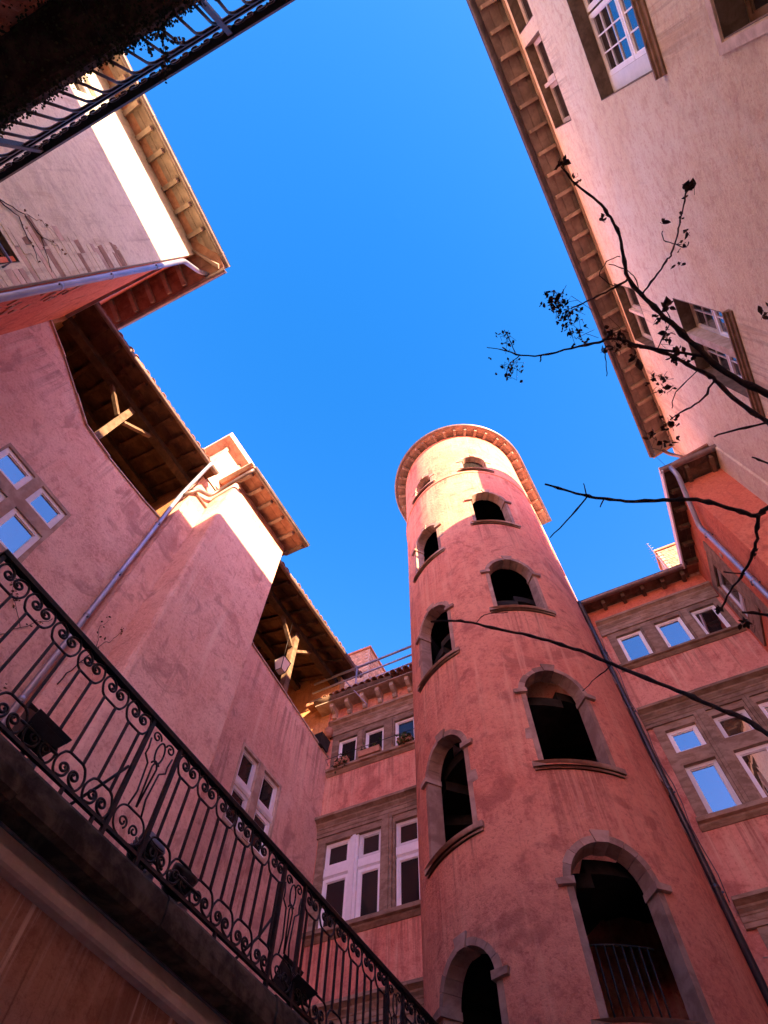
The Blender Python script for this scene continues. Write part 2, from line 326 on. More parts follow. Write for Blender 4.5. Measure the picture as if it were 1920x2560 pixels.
def surround(F, parent, outline, holes, n_back, n_front, mat='stone', name='window_surround'):
    mb = MB(); F.panel(mb, outline, holes, n_back, n_front); return mb.build(name, M[mat], parent)

def cornice(F, parent, s0, s1, z0, z1, proj, mat='stone', name='cornice', steps=4):
    H = z1-z0; P = [(.0, .0), (.14, .0), (.14, .17), (.20, .20), (.20, .40), (.27, .43), (.27, .50), (.44, .60), (.50, .63), (.50, .72), (.78, .80), (1.0, .84), (1.0, .97), (.95, 1.0)]
    s = s0
    while s < s1-.01:
        e = s+random.uniform(.85, 1.35)
        if s1-e < .4: e = s1
        j = random.uniform(-.006, .006)
        mb = MB(); F.profile(mb, s+.002, e-.002, [(-.05, z0)]+[(.03+j+proj*a, z0+H*c) for a, c in P]+[(-.05, z1)]); mb.build(name, M[mat], parent); s = e

def sill(F, parent, s0, s1, z0, z1, proj, mat='stone'):
    h = z1-z0
    mb = MB(); F.profile(mb, s0, s1, [(-.1, z0), (.02, z0), (.02+proj*.45, z0+h*.3), (.02+proj*.5, z0+h*.45), (.02+proj, z0+h*.55), (.02+proj, z1-.01), (.01+proj, z1), (-.1, z1)])
    return mb.build('sill', M[mat], parent)

def pipe(parent, pts, r, mat, joints=(), name='drainpipe'):
    P = [Vector(p) for p in pts]; sm = [P[0]]
    for i in range(1, len(P)-1):
        a = (P[i-1]-P[i]); b = (P[i+1]-P[i]); d = min(.12, a.length*.4, b.length*.4); A = P[i]+a.normalized()*d; B = P[i]+b.normalized()*d
        for k in range(5):
            t = k/4; sm.append(A*(1-t)**2+P[i]*2*t*(1-t)+B*t*t)
    sm.append(P[-1])
    mb = MB(); mb.tube(sm, r, 14)
    o = mb.build(name, mat, parent)
    for z in joints:
        a, b = P[-2], P[-1]
        t = (z-a.z)/(b.z-a.z); c = a.lerp(b, t); d = (b-a).normalized()
        k = MB(); k.box((c.x-r-.03, c.y-.012, c.z-.10), (c.x+r+.03, c.y+.012, c.z-.075)); k.build('pipe_clamp', M['darkpipe'], o)
        k = MB(); k.tube([c-d*.035, c-d*.03, c+d*.03, c+d*.035], [r, r+.010, r+.010, r], 14); k.build('pipe_collar', mat, o)
    return o

# ------------------------------------------------------------------ ground
g = MB(); g.add([(-400, -400, -1.5), (400, -400, -1.5), (400, 400, -1.5), (-400, 400, -1.5)], [(0, 1, 2, 3)])
tag(g.build('ground', M['ground'], None, False), 'grey stone paving of the courtyard floor', kind='structure')

# ------------------------------------------------------------------ round stair tower
TC = Vector((-2.385, 9.711, 0)); TR = 2.164
tower = thing('round_tower', (TC.x, TC.y, -1.5), 'tall round pink stair tower with arched stone openings and a curved eave', 'tower')
def cyl(th, r, z): return Vector((TC.x+r*math.sin(th), TC.y-r*math.cos(th), z))      # th = 0 faces the camera side, positive to +X
def dshape(r, n, back): return [cyl(-math.pi/2+math.pi*i/n, r, 0) for i in range(n+1)] + [Vector((TC.x+r, back, 0)), Vector((TC.x-r, back, 0))]
def curved(mb, poly, th0, n0, n1, sub=.07):      # (s,z) polygon bent round the tower, between radii TR+n0 and TR+n1
    P = []
    for i, a in enumerate(poly):
        b = poly[(i+1) % len(poly)]; k = max(1, int(abs(b[0]-a[0])/sub))
        P += [(a[0]+(b[0]-a[0])*j/k, a[1]+(b[1]-a[1])*j/k) for j in range(k)]
    tri = tessellate_polygon([[Vector((a, b, 0)) for a, b in P]]); n = len(P)
    o = [cyl(th0+a/TR, TR+n1, b) for a, b in P]; i_ = [cyl(th0+a/TR, TR+n0, b) for a, b in P]
    mb.add(o, tri); mb.add(i_, [tuple(reversed(t)) for t in tri]); mb.add(o+i_, [(k, (k+1) % n, (k+1) % n+n, k+n) for k in range(n)])
    return mb
TOPZ = 22.85
ARCH = []     # th0, half width, sill z, impost z, kind
for th, a, zs, zi, kind in ((33.5, .53, 3.70, 5.22, 'open'), (35, .53, 7.10, 8.70, 'open'), (32.3, .515, 11.30, 12.82, 'open'), (32.8, .50, 15.45, 16.97, 'open'), (31, .40, 19.42, 20.18, 'glazed'),
                          (-24, .485, 2.45, 4.38, 'open'), (-25.5, .495, 6.37, 7.92, 'open'), (-24.5, .485, 10.40, 11.95, 'open'), (-24.2, .47, 14.68, 16.12, 'open'), (-21.5, .38, 19.42, 20.0, 'glazed')):
    ARCH.append((R(th), a, zs, zi, kind))
def arch_poly(a, zs, zi, n=20): return [(-a, zs), (a, zs)] + [(a*math.cos(math.pi*i/n), zi+a*math.sin(math.pi*i/n)) for i in range(n+1)]
def ring(outer, inner, z0, z1):
    n = len(outer); mb = MB()
    vs = [Vector((p.x, p.y, z)) for z in (z0, z1) for p in outer] + [Vector((p.x, p.y, z)) for z in (z0, z1) for p in inner]
    fs = []
    for i in range(n):
        j = (i+1) % n
        fs += [(i, j, n+j, n+i), (2*n+j, 2*n+i, 3*n+i, 3*n+j), (n+i, n+j, 3*n+j, 3*n+i), (j, i, 2*n+i, 2*n+j)]
    return mb.add(vs, fs)
WT = .25
shell = ring(dshape(TR, 150, 12.6), dshape(TR-WT, 150, 12.25), -1.6, TOPZ).build('wall', M['tower'], tower)
for th, a, zs, zi, kind in ARCH:
    cut = MB(); curved(cut, arch_poly(a+.075, zs-.02, zi), th, -WT-.25, .25, .05)
    cutter = cut.build('cutter', M['tower'], tower)
    bm_ = shell.modifiers.new('b', 'BOOLEAN'); bm_.operation = 'DIFFERENCE'; bm_.object = cutter; bm_.solver = 'EXACT'
    bpy.context.view_layer.update()
    nm = bpy.data.meshes.new_from_object(shell.evaluated_get(bpy.context.evaluated_depsgraph_get()))
    shell.modifiers.clear(); shell.data = nm; bpy.data.objects.remove(cutter)
nm.materials.append(M['innershade'])  # painted shade for the plastered inner faces of the shell
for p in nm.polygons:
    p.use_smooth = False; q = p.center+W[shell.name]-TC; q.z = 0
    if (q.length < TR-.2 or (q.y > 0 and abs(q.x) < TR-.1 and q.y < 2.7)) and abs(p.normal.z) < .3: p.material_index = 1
def tpiece(poly, th, n0, n1, name, parent, mat='towerstone'):
    mb = MB(); curved(mb, poly, th, n0, n1); return mb.build(name, M[mat], parent)
for th, a, zs, zi, kind in ARCH:
    top = kind == 'glazed'; b = a+(.085 if not top else .09); ks = .006
    # the part is the moulded sill; jambs, imposts, voussoirs and keystone belong to it
    w = tpiece([(-b-.10, zs-.10), (b+.10, zs-.10), (b+.10, zs), (-b-.10, zs)], th, -WT, .06, 'arched_window', tower)
    tpiece([(-b-.08, zs-.145), (b+.08, zs-.145), (b+.08, zs-.102), (-b-.08, zs-.102)], th, -.1, .03, 'sill_moulding', w)
    for sg in (-1, 1):
        tpiece([(sg*a, zs), (sg*b, zs), (sg*b, zi-.07), (sg*a, zi-.07)], th, -WT, ks, 'jamb', w)
        if not top and random.random() < .45:
            zt = zs+.35+.5*random.random(); e = b+.09+.1*random.random()
            tpiece([(sg*(b-.01), zt), (sg*e, zt+.015), (sg*(e-.02), zt+.22), (sg*(b-.01), zt+.24)], th, -.05, .004, 'jamb_stone', w)
        tpiece([(sg*(a-.03), zi-.07), (sg*(b+.10), zi-.06), (sg*(b+.115), zi+.02), (sg*(a-.03), zi+.03)], th, -WT, .06 if not top else .025, 'impost', w)
        nv = 4; a0 = R(4) if not top else R(8); a1 = math.pi/2-.17
        for k in range(nv):
            p, q = a0+(a1-a0)*k/nv, a0+(a1-a0)*(k+1)/nv-.012; ro = b+random.uniform(.0, .03)
            arc = [(sg*a*math.cos(p+(q-p)*i/3), zi+a*math.sin(p+(q-p)*i/3)) for i in range(4)] + [(sg*ro*math.cos(q-(q-p)*i/3), zi+ro*math.sin(q-(q-p)*i/3)) for i in range(4)]
            tpiece(arc, th, -WT, ks, 'voussoir', w)
    r0, r1 = a-.012, b+.085*(1 if not top else .5)
    tpiece([(-r0*math.sin(.165), zi+r0*math.cos(.165)), (r0*math.sin(.165), zi+r0*math.cos(.165)), (r1*math.sin(.19), zi+r1*math.cos(.16)), (-r1*math.sin(.19), zi+r1*math.cos(.16))], th, -WT, .03, 'keystone', w)
    if top:
        for z0, z1, m_, nm_ in ((zs, zs+.06, 'white', 'window_rail'), (zs+.30, zs+.36, 'white', 'window_rail'), (zs+.06, zs+.30, 'blind', 'blind')):
            tpiece([(-a, z0), (a, z0), (a, z1), (-a, z1)], th, -.20, -.15 if m_ == 'white' else -.165, nm_, w, m_)
        tpiece(arch_poly(a, zs+.36, zi), th, -.20, -.185, 'pane', w, 'glass')
# string course, newel, stair flight, window bars
mb = MB(); P = dshape(1, 90, 12.6)
prof = [(0.0, 19.05), (.05, 19.09), (.05, 19.14), (.02, 19.17), (0, 19.19)]
pts = [cyl(-math.pi/2+math.pi*i/90, 1, 0)-TC for i in range(91)]
vs = [TC+Vector((p.x*(TR-.02+n), p.y*(TR-.02+n), z)) for p in pts for n, z in prof]; k = len(prof)
mb.add(vs, [(i*k+j, i*k+j+1, (i+1)*k+j+1, (i+1)*k+j) for i in range(90) for j in range(k-1)]); mb.build('string_course', M['tower'], tower)
mb = MB(); mb.tube([TC+UP*-1.5, TC+UP*22.6], .2, 20); mb.build('newel', M['innershade'], tower)
step = MB(); n = 4; da = R(24)
lo = [(r_*math.sin(da*i/n), -r_*math.cos(da*i/n)) for r_ in (.18,) for i in range(n+1)]; hi = [(1.74*math.sin(da*i/n), -1.74*math.cos(da*i/n)) for i in range(n, -1, -1)]
step.prism([Vector((x, y, 0)) for x, y in lo+hi], (0, 0, .2)); sme = step.mesh('step', M['innershade'])
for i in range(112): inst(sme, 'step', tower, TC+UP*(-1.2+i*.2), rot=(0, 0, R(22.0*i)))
mb = MB(); mb.tube([TC+UP*22.8, TC+UP*22.9], [TR-.1, TR-.1], 40); mb.build('ceiling', M['innershade'], tower)
for th, zs in ((33, 3.70), (-24, 2.45)):
    bar = MB(); bar.tube([(0, 0, 0), (0, 0, .95)], .012, 6); bme = bar.mesh('window_bar', M['iron'])
    for k in range(-3, 4): inst(bme, 'window_bar', tower, cyl(R(th)+k*.125/TR, TR-.36, zs))
    mb = MB(); mb.tube([cyl(R(th)+k*.12/TR, TR-.36, zs+.95) for k in range(-4, 5)], .014, 6); mb.build('bar_rail', M['iron'], tower)
# curved eave: boards in rings, radial rafters, gutter
def tri_ring(r0, z0, r1, z1, t=.025):
    mb = MB(); N = 72; vs = []; B_ = 12.75
    for i in range(N+3):
        for r_, z in ((r0, z0), (r1, z1), (r1, z1+t), (r0, z0+t)):
            if i == 0: vs.append((TC.x-r_, B_, z))
            elif i == N+2: vs.append((TC.x+r_, B_, z))
            else: vs.append(tuple(cyl(-math.pi/2+math.pi*(i-1)/N, r_, z)))
    fs = [(i*4+j, i*4+(j+1) % 4, (i+1)*4+(j+1) % 4, (i+1)*4+j) for i in range(N+2) for j in range(4)] + [(0, 1, 2, 3), tuple(4*(N+2)+j for j in (3, 2, 1, 0))]
    return mb.add(vs, fs)
EO = 2.50
for i in range(3):
    a, b = TR-.12+(EO-TR+.12)*i/3, TR-.12+(EO-TR+.12)*(i+1)/3-.008
    tri_ring(a, 22.92, b, 22.92).build('soffit_board', M['soffit'], tower)
rf = MB(); rf.hexa([(-.045, -2.42, -.1), (.045, -2.42, -.1), (.045, -2.05, -.12), (-.045, -2.05, -.12), (-.045, -2.46, 0), (.045, -2.46, 0), (.045, -2.05, 0), (-.045, -2.05, 0)])
rme = rf.mesh('rafter', M['soffit'])
for k in range(19): inst(rme, 'rafter', tower, TC+UP*22.917, rot=(0, 0, R(-90+10*k+random.uniform(-1, 1))))
me2 = MB(); me2.box((-.42, -.045, -.1), (0, .045, 0)); m2 = me2.mesh('rafter', M['soffit'])
for k in range(5):
    inst(m2, 'rafter', tower, (TC.x+2.47, TC.y+.4+.5*k, 22.917)); inst(m2, 'rafter', tower, (TC.x-2.05, TC.y+.4+.5*k, 22.917))
mb = MB(); path = [Vector((TC.x-2.535, 12.75, 22.97))]+[cyl(-math.pi/2+math.pi*i/72, 2.535, 22.97) for i in range(73)]+[Vector((TC.x+2.535, 12.75, 22.97))]
mb.tube(path, .068, 12); mb.build('gutter', M['copper'], tower)
mb = MB()
rp = [Vector((TC.x-2.5, 12.75, 23.02))]+[cyl(-math.pi/2+math.pi*i/48, 2.5, 23.02) for i in range(49)]+[Vector((TC.x+2.5, 12.75, 23.02))]; apex = (TC.x, TC.y+.4, 23.7)
mb.add(rp+[apex], [(i, (i+1) % len(rp), len(rp)) for i in range(len(rp))]); mb.build('roof', M['tile'], tower)
# rough quoin stones up the straight flank behind the drum
for k in range(16):
    z = 6+k*1.02+random.uniform(-.1, .1); h = random.uniform(.25, .6); mb = MB()
    x = TC.x+TR-.05; y = 9.75+random.uniform(.25, .8); e = random.uniform(.0, .035)
    mb.hexa([(x, y, z), (x+.05+e, y+.03, z+.02), (x+.05+e, y+.4, z), (x, y+.4, z), (x, y, z+h), (x+.05+e*.7, y+.02, z+h-.03), (x+.05+e, y+.4, z+h), (x, y+.4, z+h)]); mb.build('flank_stone', M['towerstone'], tower)

# ------------------------------------------------------------------ rear house (windows on both sides of the tower)
FB = Frame(NB*11, TB, -NB)
rear = thing('rear_house', at_b(-1.7, 11, -1.5), 'pink house behind the round tower with stone mullioned windows on both sides', 'house')
UPL = [(-6.82, -6.25), (-6.02, -5.46), (-5.15, -4.56)]; UPR = [(.96, 1.57), (1.92, 2.55), (2.80, 3.38)]
LOL = [(-6.87, -6.25), (-6.03, -5.47), (-5.13, -4.55)]; LOR = [(.96, 1.56), (1.90, 2.54), (2.78, 3.38)]
wallholes = [rect(-6.98, -4.44, 11.72, 13.0), rect(.86, 3.50, 11.9, 13.2), rect(-6.98, -4.44, 7.6, 9.9), rect(.86, 3.50, 7.7, 10.05)]
mb = MB(); FB.panel(mb, rect(-7.25, 4.2, -1.6, 14.55), wallholes, -.35, 0); mb.build('wall', M['rear'], rear)
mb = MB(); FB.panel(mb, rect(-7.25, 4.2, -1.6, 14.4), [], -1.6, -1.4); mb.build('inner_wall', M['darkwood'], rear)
# upper storeys
for side, L, z0, z1, zo, zt in (('l', UPL, 11.82, 12.80, 11.70, 13.02), ('r', UPR, 11.98, 13.04, 11.88, 13.22)):
    a, b = (L[0][0]-.18, L[-1][1]+.14)
    surround(FB, rear, rect(a, b, zo, zt), [rect(p, q, z0, z1) for p, q in L], -.3, .03)
    for p, q in L: window(FB, rear, p, q, z0, z1, -.04, .065, glass='skyglass' if side == 'r' else 'glass')
    for (p, q), (p2, q2) in zip(L, L[1:]):
        mid = MB(); FB.profile(mid, q+.05, p2-.05, [(.0, z0+.02), (.07, z0+.02), (.07, z1+.1), (0, z1+.1)]); mid.build('mullion', M['stone'], rear)
    cornice(FB, rear, a-.12, b+.08, zt-.02, zt+.46, .16)
    sill(FB, rear, a-.06, b+.06, zo-.06, z0-.0, .11)
# lower storeys
for side, L, zA, zB, zC, zD in (('l', LOL, 7.74, 8.88, 9.13, 9.72), ('r', LOR, 7.80, 8.95, 9.26, 9.85)):
    a, b = (L[0][0]-.2, L[-1][1]+.14)
    holes = []
    for k, (p, q) in enumerate(L): holes += [rect(p, q, zA, zB), rect(p, q, zC, zD)]
    if side == 'l': holes = [rect(L[0][0], L[1][1], zA, zD), rect(L[2][0], L[2][1], zA, zD)]
    surround(FB, rear, rect(a, b, zA-.1, zD+.18), holes, -.3, .03)
    for p, q in L:
        window(FB, rear, p, q, zA, zB, -.05, .075, glass='skyglass' if side == 'r' else 'glass'); window(FB, rear, p, q, zC, zD, -.05, .075, glass='skyglass' if side == 'r' else 'glass')
    if side == 'l':
        for p, q in ((L[0][0]-.0, L[0][1]+.005), (L[1][0]-.005, L[1][1]), (L[2][0], L[2][1])):
            mb = MB(); FB.profile(mb, p, q, [(-.2, zB+.003), (-.09, zB+.003), (-.03, zB+.06), (-.03, zC-.003), (-.2, zC-.003)]); mb.build('transom', M['white'], rear)
        mb = MB(); FB.profile(mb, L[0][1]+.006, L[1][0]-.006, [(-.2, zA), (.0, zA), (.0, zD+.04), (-.2, zD+.04)]); FB.profile(mb, L[0][1]+.07, L[1][0]-.07, [(0.001, zA), (.03, zA), (.03, zD), (.001, zD)]); mb.build('post', M['white'], rear)
    for (p, q), (p2, q2) in list(zip(L, L[1:]))[(1 if side == 'l' else 0):]:
        mb = MB(); FB.profile(mb, q+.05, p2-.05, [(.0, zA+.0), (.08, zA), (.08, zD+.2), (0, zD+.2)]); FB.profile(mb, q+.12, p2-.12, [(.081, zA), (.105, zA), (.105, zD+.2), (.081, zD+.2)]); mb.build('mullion', M['stone'], rear)
    cornice(FB, rear, a-.13, b+.2, zD+.16, zD+.62, .2, steps=5)
    sill(FB, rear, a-.04, b+.06, zA-.2, zA-.0, .13)
# a third, lowest storey: only its cornices show
for a, b in ((-7.1, -4.3), (.66, 3.6)):
    cornice(FB, rear, a, b, 5.95, 6.35, .2, steps=5); mb = MB(); FB.panel(mb, rect(a+.15, b-.1, 3.4, 5.97), [rect(a+.4+.95*k, a+1.0+.95*k, 3.6, 5.6) for k in range(2)], -.05, .03); mb.build('window_surround', M['stone'], rear)
# timber eave with gutter to the right of the tower, stone modillions and tiles to its left
eave(FB, rear, .55, 3.35, 14.32, .35, .02, [1.07, 1.6, 2.13, 2.66, 3.18], .09, .16, 2, M['wood'], M['wood'], .075, M['copper'])
eave(FB, rear, -7.5, -4.3, 14.05, .42, .02, [], .08, .14, 2, M['palestone'], M['palestone'])
for s in (-7.0, -6.53, -6.05, -5.57, -5.12, -4.65):
    mb = MB(); FB.profile(mb, s-.055, s+.055, [(-.02, 13.66), (.10, 13.66), (.14, 13.72), (.12, 13.8), (.22, 13.82), (.33, 13.9), (.33, 14.04), (-.02, 14.04)]); mb.build('modillion', M['palestone'], rear)
mb = MB(); FB.profile(mb, -7.1, -4.3, [(-.02, 13.42), (.05, 13.42), (.05, 13.66), (-.02, 13.66)]); mb.build('frieze', M['orange'], rear)
mb = MB(); FB.profile(mb, .6, 3.6, [(-.02, 13.7), (.012, 13.7), (.012, 14.28), (-.02, 14.28)]); mb.build('frieze', M['red'], rear)
mb = MB(); q = [FB.p(-7.55+.35*i, .30+random.uniform(-.03, .03), 14.2+random.uniform(-.02, .02)) for i in range(8)]
mb.tube(q, [.13, .15, .14, .15, .13, .14, .12, .11], 10); mb.build('eave_log', M['wood'], rear)
tile_row(FB, rear, -7.2, -4.2, .46, 14.24)
tile_row(FB, rear, .6, 3.3, .34, 14.36)
roof_slab(FB, rear, -7.9, 4.0, .3, 14.33, -5, 15.6)
pipe(rear, [FB.p(.50, .42, 14.36), FB.p(.50, .40, 14.2), FB.p(.52, .10, 13.75), FB.p(.52, .09, -1.4)], .06, M['darkpipe'], (12.6, 10.6, 8.5, 6.6, 4.9))

mb = MB(); mb.tube([FB.p(-7.05, .02, 12.02), FB.p(-7.03, .22, 12.04), FB.p(-4.4, .22, 12.08)], .008, 5); mb.build('guard_rod', M['iron'], rear)
mb = MB(); mb.tube([FB.p(-7.2, .12, 12.8), FB.p(-7.0, .3, 13.4), FB.p(-6.9, .36, 13.85)], .006, 5); mb.build('cable', M['iron'], rear)
mb = MB(); q = [FB.p(.62+.03*math.sin(k*1.7), .012, 6.4+.45*k) for k in range(16)]; mb.tube(q, .008, 5); mb.build('cable', M['darkpipe'], rear)
mb = MB(); q = [FB.p(.7+.35*k, .05-.0*k, 5.55-.10*k+.04*math.sin(k*2.1)) for k in range(8)]; mb.tube(q, .009, 5); mb.build('cable', M['palestone'], rear)

# ------------------------------------------------------------------ gallery house along the left
XL = -7.78
FL = Frame((XL, 0, 0), (0, 1, 0), (1, 0, 0))
gal = thing('gallery_house', (XL, 4.3, -1.5), 'pink house with two open timber galleries and a projecting chimney bay', 'house')
prof_top = [(10.72, 12.27), (8.6, 12.56), (6.76, 12.8), (3.4, 12.95), (2.79, 12.98), (2.31, 12.91), (1.12, 12.86), (.3, 12.93), (-.33, 13.39), (-1.1, 13.94), (-1.95, 14.44)]
mb = MB(); FL.panel(mb, [(-2.0, -1.6), (10.72, -1.6)]+prof_top+[(-2.0, 14.46)], [rect(-.10, 1.44, 8.70, 10.56), rect(7.46, 8.86, 8.3, 10.12)], -.4, 0); mb.build('wall', M['pink'], gal)
# stone or tile coping along the parapets
for a, b in (((-1.95, 14.44), (-1.1, 13.94)), ((-1.1, 13.94), (-.33, 13.39)), ((-.33, 13.39), (.3, 12.93)), ((.3, 12.93), (1.12, 12.86)), ((1.12, 12.86), (2.31, 12.91)), ((2.31, 12.91), (2.95, 12.99)), ((6.0, 12.84), (6.76, 12.8)), ((6.76, 12.8), (8.6, 12.56)), ((8.6, 12.56), (10.7, 12.28))):
    mb = MB(); j = random.uniform(-.01, .015)
    mb.hexa([FL.p(a[0]+.004, -.42, a[1]), FL.p(b[0]-.004, -.42, b[1]), FL.p(b[0]-.004, .045+j, b[1]), FL.p(a[0]+.004, .04+j, a[1]), FL.p(a[0]+.004, -.42, a[1]+.05), FL.p(b[0]-.004, -.42, b[1]+.05), FL.p(b[0]-.004, .035+j, b[1]+.05), FL.p(a[0]+.004, .03+j, a[1]+.05)]); mb.build('coping', M['palestone'], gal)
# cross window with stone mullion
surround(FL, gal, [(-.15, 8.64), (1.53, 8.6), (1.49, 9.3), (1.50, 10.0), (1.49, 10.60), (-.15, 10.60), (-.14, 9.6)], [rect(-.1, .57, 9.9, 10.52), rect(.77, 1.43, 9.9, 10.52), rect(-.1, .57, 8.78, 9.62), rect(.77, 1.43, 8.78, 9.62)], -.35, .012, 'sandstone')
for s0, s1 in ((-.1, .57), (.77, 1.43)):
    window(FL, gal, s0, s1, 9.9, 10.52, -.025, .085, thick=.09); window(FL, gal, s0, s1, 8.78, 9.62, -.025, .085, thick=.09)
# two-light window further along
surround(FL, gal, rect(7.42, 8.91, 8.24, 10.16), [rect(7.47, 8.03, 8.32, 10.09), rect(8.26, 8.85, 8.32, 10.09)], -.35, .012, 'sandstone')
for s0, s1 in ((7.47, 8.03), (8.26, 8.85)):
    window(FL, gal, s0, s1, 9.32, 10.09, -.05, .085, glass='glass'); window(FL, gal, s0, s1, 8.32, 9.16, -.05, .085, glass='glass')
    mb = MB(); FL.profile(mb, s0, s1, [(-.15, 9.162), (-.03, 9.162), (-.01, 9.22), (-.01, 9.318), (-.15, 9.318)]); mb.build('transom', M['white'], gal)
mb = MB(); FL.profile(mb, 8.05, 8.24, [(0.0, 8.28), (.03, 8.28), (.03, 10.12), (0, 10.12)]); mb.build('mullion', M['sandstone'], gal)
# gallery interiors: floor, back wall, end walls
mb = MB(); mb.box((-10.3, -2.0, 11.75), (-8.18, 10.9, 11.95)); mb.build('gallery_floor', M['darkwood'], gal)
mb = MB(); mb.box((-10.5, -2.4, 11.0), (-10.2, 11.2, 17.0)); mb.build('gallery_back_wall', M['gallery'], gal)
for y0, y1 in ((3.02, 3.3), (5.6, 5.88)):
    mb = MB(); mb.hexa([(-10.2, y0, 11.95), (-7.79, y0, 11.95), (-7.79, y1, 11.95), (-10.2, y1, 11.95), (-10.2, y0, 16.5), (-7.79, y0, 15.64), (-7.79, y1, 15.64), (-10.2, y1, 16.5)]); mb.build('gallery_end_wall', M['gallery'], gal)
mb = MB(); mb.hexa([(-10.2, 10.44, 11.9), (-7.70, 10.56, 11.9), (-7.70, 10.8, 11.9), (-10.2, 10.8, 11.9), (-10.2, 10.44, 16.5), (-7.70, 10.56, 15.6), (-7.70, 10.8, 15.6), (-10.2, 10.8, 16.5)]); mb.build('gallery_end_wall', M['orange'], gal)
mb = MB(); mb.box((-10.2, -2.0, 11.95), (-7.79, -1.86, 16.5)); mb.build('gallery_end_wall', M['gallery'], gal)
# gallery roof: rafters under boards, plate beam, posts with braces
RS = .36
def gal_roof(y0, y1, rafters, post_y):
    for i in range(7):
        n0, n1 = .66-.46*i, .66-.46*(i+1)+.008; mb = MB(); z = lambda n: 15.42+RS*(.66-n)
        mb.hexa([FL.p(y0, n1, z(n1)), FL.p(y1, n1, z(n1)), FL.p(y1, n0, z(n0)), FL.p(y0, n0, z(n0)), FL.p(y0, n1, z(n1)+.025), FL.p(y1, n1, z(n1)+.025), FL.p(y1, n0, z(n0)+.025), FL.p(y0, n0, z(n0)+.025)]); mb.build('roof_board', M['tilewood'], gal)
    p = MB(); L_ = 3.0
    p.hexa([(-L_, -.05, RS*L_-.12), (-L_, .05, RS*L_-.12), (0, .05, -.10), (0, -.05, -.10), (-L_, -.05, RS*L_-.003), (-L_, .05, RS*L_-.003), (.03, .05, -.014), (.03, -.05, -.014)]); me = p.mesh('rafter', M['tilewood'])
    for y in rafters: inst(me, 'rafter', gal, (XL+.56, y, 15.42+RS*.10))
    mb = MB(); mb.box((XL-.2, y0, 15.22), (XL-.0, y1, 15.44)); mb.build('plate_beam', M['darkwood'], gal)
    mb = MB(); mb.box((XL-1.6, y0, 15.75), (XL-1.42, y1, 15.93)); mb.build('purlin', M['darkwood'], gal)
    zb = 12.9 if post_y < 5 else 12.55
    mb = MB(); mb.box((XL-.22, post_y-.085, zb), (XL-.04, post_y+.085, 15.22)); po = mb.build('post', M['wood'], gal)
    for sg in (-1, 1):
        mb = MB(); a = Vector((XL-.12, post_y+sg*.10, 14.55)); b = Vector((XL-.12, post_y+sg*.75, 15.24))
        d = (b-a).normalized(); s_ = d.cross(Vector((1, 0, 0))).normalized()*.038; x = Vector((.05, 0, 0))
        mb.hexa([a-s_-x, a+s_-x, a+s_+x, a-s_+x, b-s_-x, b+s_-x, b+s_+x, b-s_+x]); mb.build('brace', M['wood'], gal)
    gutter(FL, gal, y0, y1, .70, 15.43, .06, M['copper'], 1.5)
    roof_slab(FL, gal, y0, y1, .62, 15.50, -3.2, 15.50+RS*3.82, .08)
    tile_row(FL, gal, y0+.1, y1, .70, 15.55, .21, .08, .4, .36)
gal_roof(-1.92, 3.1, [-1.28, -.77, -.25, .26, .78, 1.30, 1.81, 2.3, 2.75], .63)
gal_roof(5.75, 10.75, [6.3, 6.82, 7.33, 7.85, 8.36, 8.88, 9.4, 9.9, 10.4], 8.36)
# projecting chimney bay
plan = [(-7.9, 2.98), (-7.5, 3.0), (-7.5, 3.55), (-6.93, 3.585)] + [(-6.93+.1*math.sin(t), 3.685-.1*math.cos(t)) for t in (R(20), R(45), R(70), R(90))] + [(-6.83, 5.91), (-7.9, 5.88)]
mb = MB(); mb.prism([(x, y, -1.6) for x, y in plan], (0, 0, 17.3)); mb.build('chimney_bay', M['pink'], gal)
F4 = Frame((-6.83, 0, 0), (0, 1, 0), (1, 0, 0))
mb = MB(); F4.box(mb, 3.72, 5.9, -.1, .03, 15.45, 15.62); mb.build('wall_plate', M['clayeave'], gal)
eave(F4, gal, 3.5, 6.2, 15.78, .56, .05, [3.62, 4.07, 4.54, 5.08, 5.62, 6.1], .085, .12, 3, M['clayeave'], M['soffit'], .065, M['copper'], joints=1.1)
roof_slab(F4, gal, 3.45, 6.25, .58, 15.80, -2.0, 16.5, .1)
FY = Frame((-7.5, 0, 0), (0, 1, 0), (1, 0, 0))
ch = MB(); ch.box((-8.3, 3.02, 15.6), (-7.5, 3.86, 17.55)); chim = ch.build('chimney', M['pink'], gal)
mb = MB(); mb.box((-8.27, 3.05, 17.553), (-7.53, 3.83, 17.98)); mb.build('chimney_collar', M['palestone'], chim)
for x, y in ((-8.25, 3.07), (-7.66, 3.07), (-8.25, 3.72), (-7.66, 3.72)):
    mb = MB(); mb.box((x, y, 17.983), (x+.1, y+.1, 18.28)); mb.build('cap_support', M['brick'], chim)
mb = MB(); mb.hexa([(-8.5, 2.8, 18.283), (-7.3, 2.8, 18.283), (-7.3, 4.05, 18.283), (-8.5, 4.05, 18.283), (-8.46, 2.84, 18.7), (-7.34, 2.84, 18.7), (-7.34, 4.01, 18.7), (-8.46, 4.01, 18.7)]); mb.build('chimney_cap', M['pink'], chim)
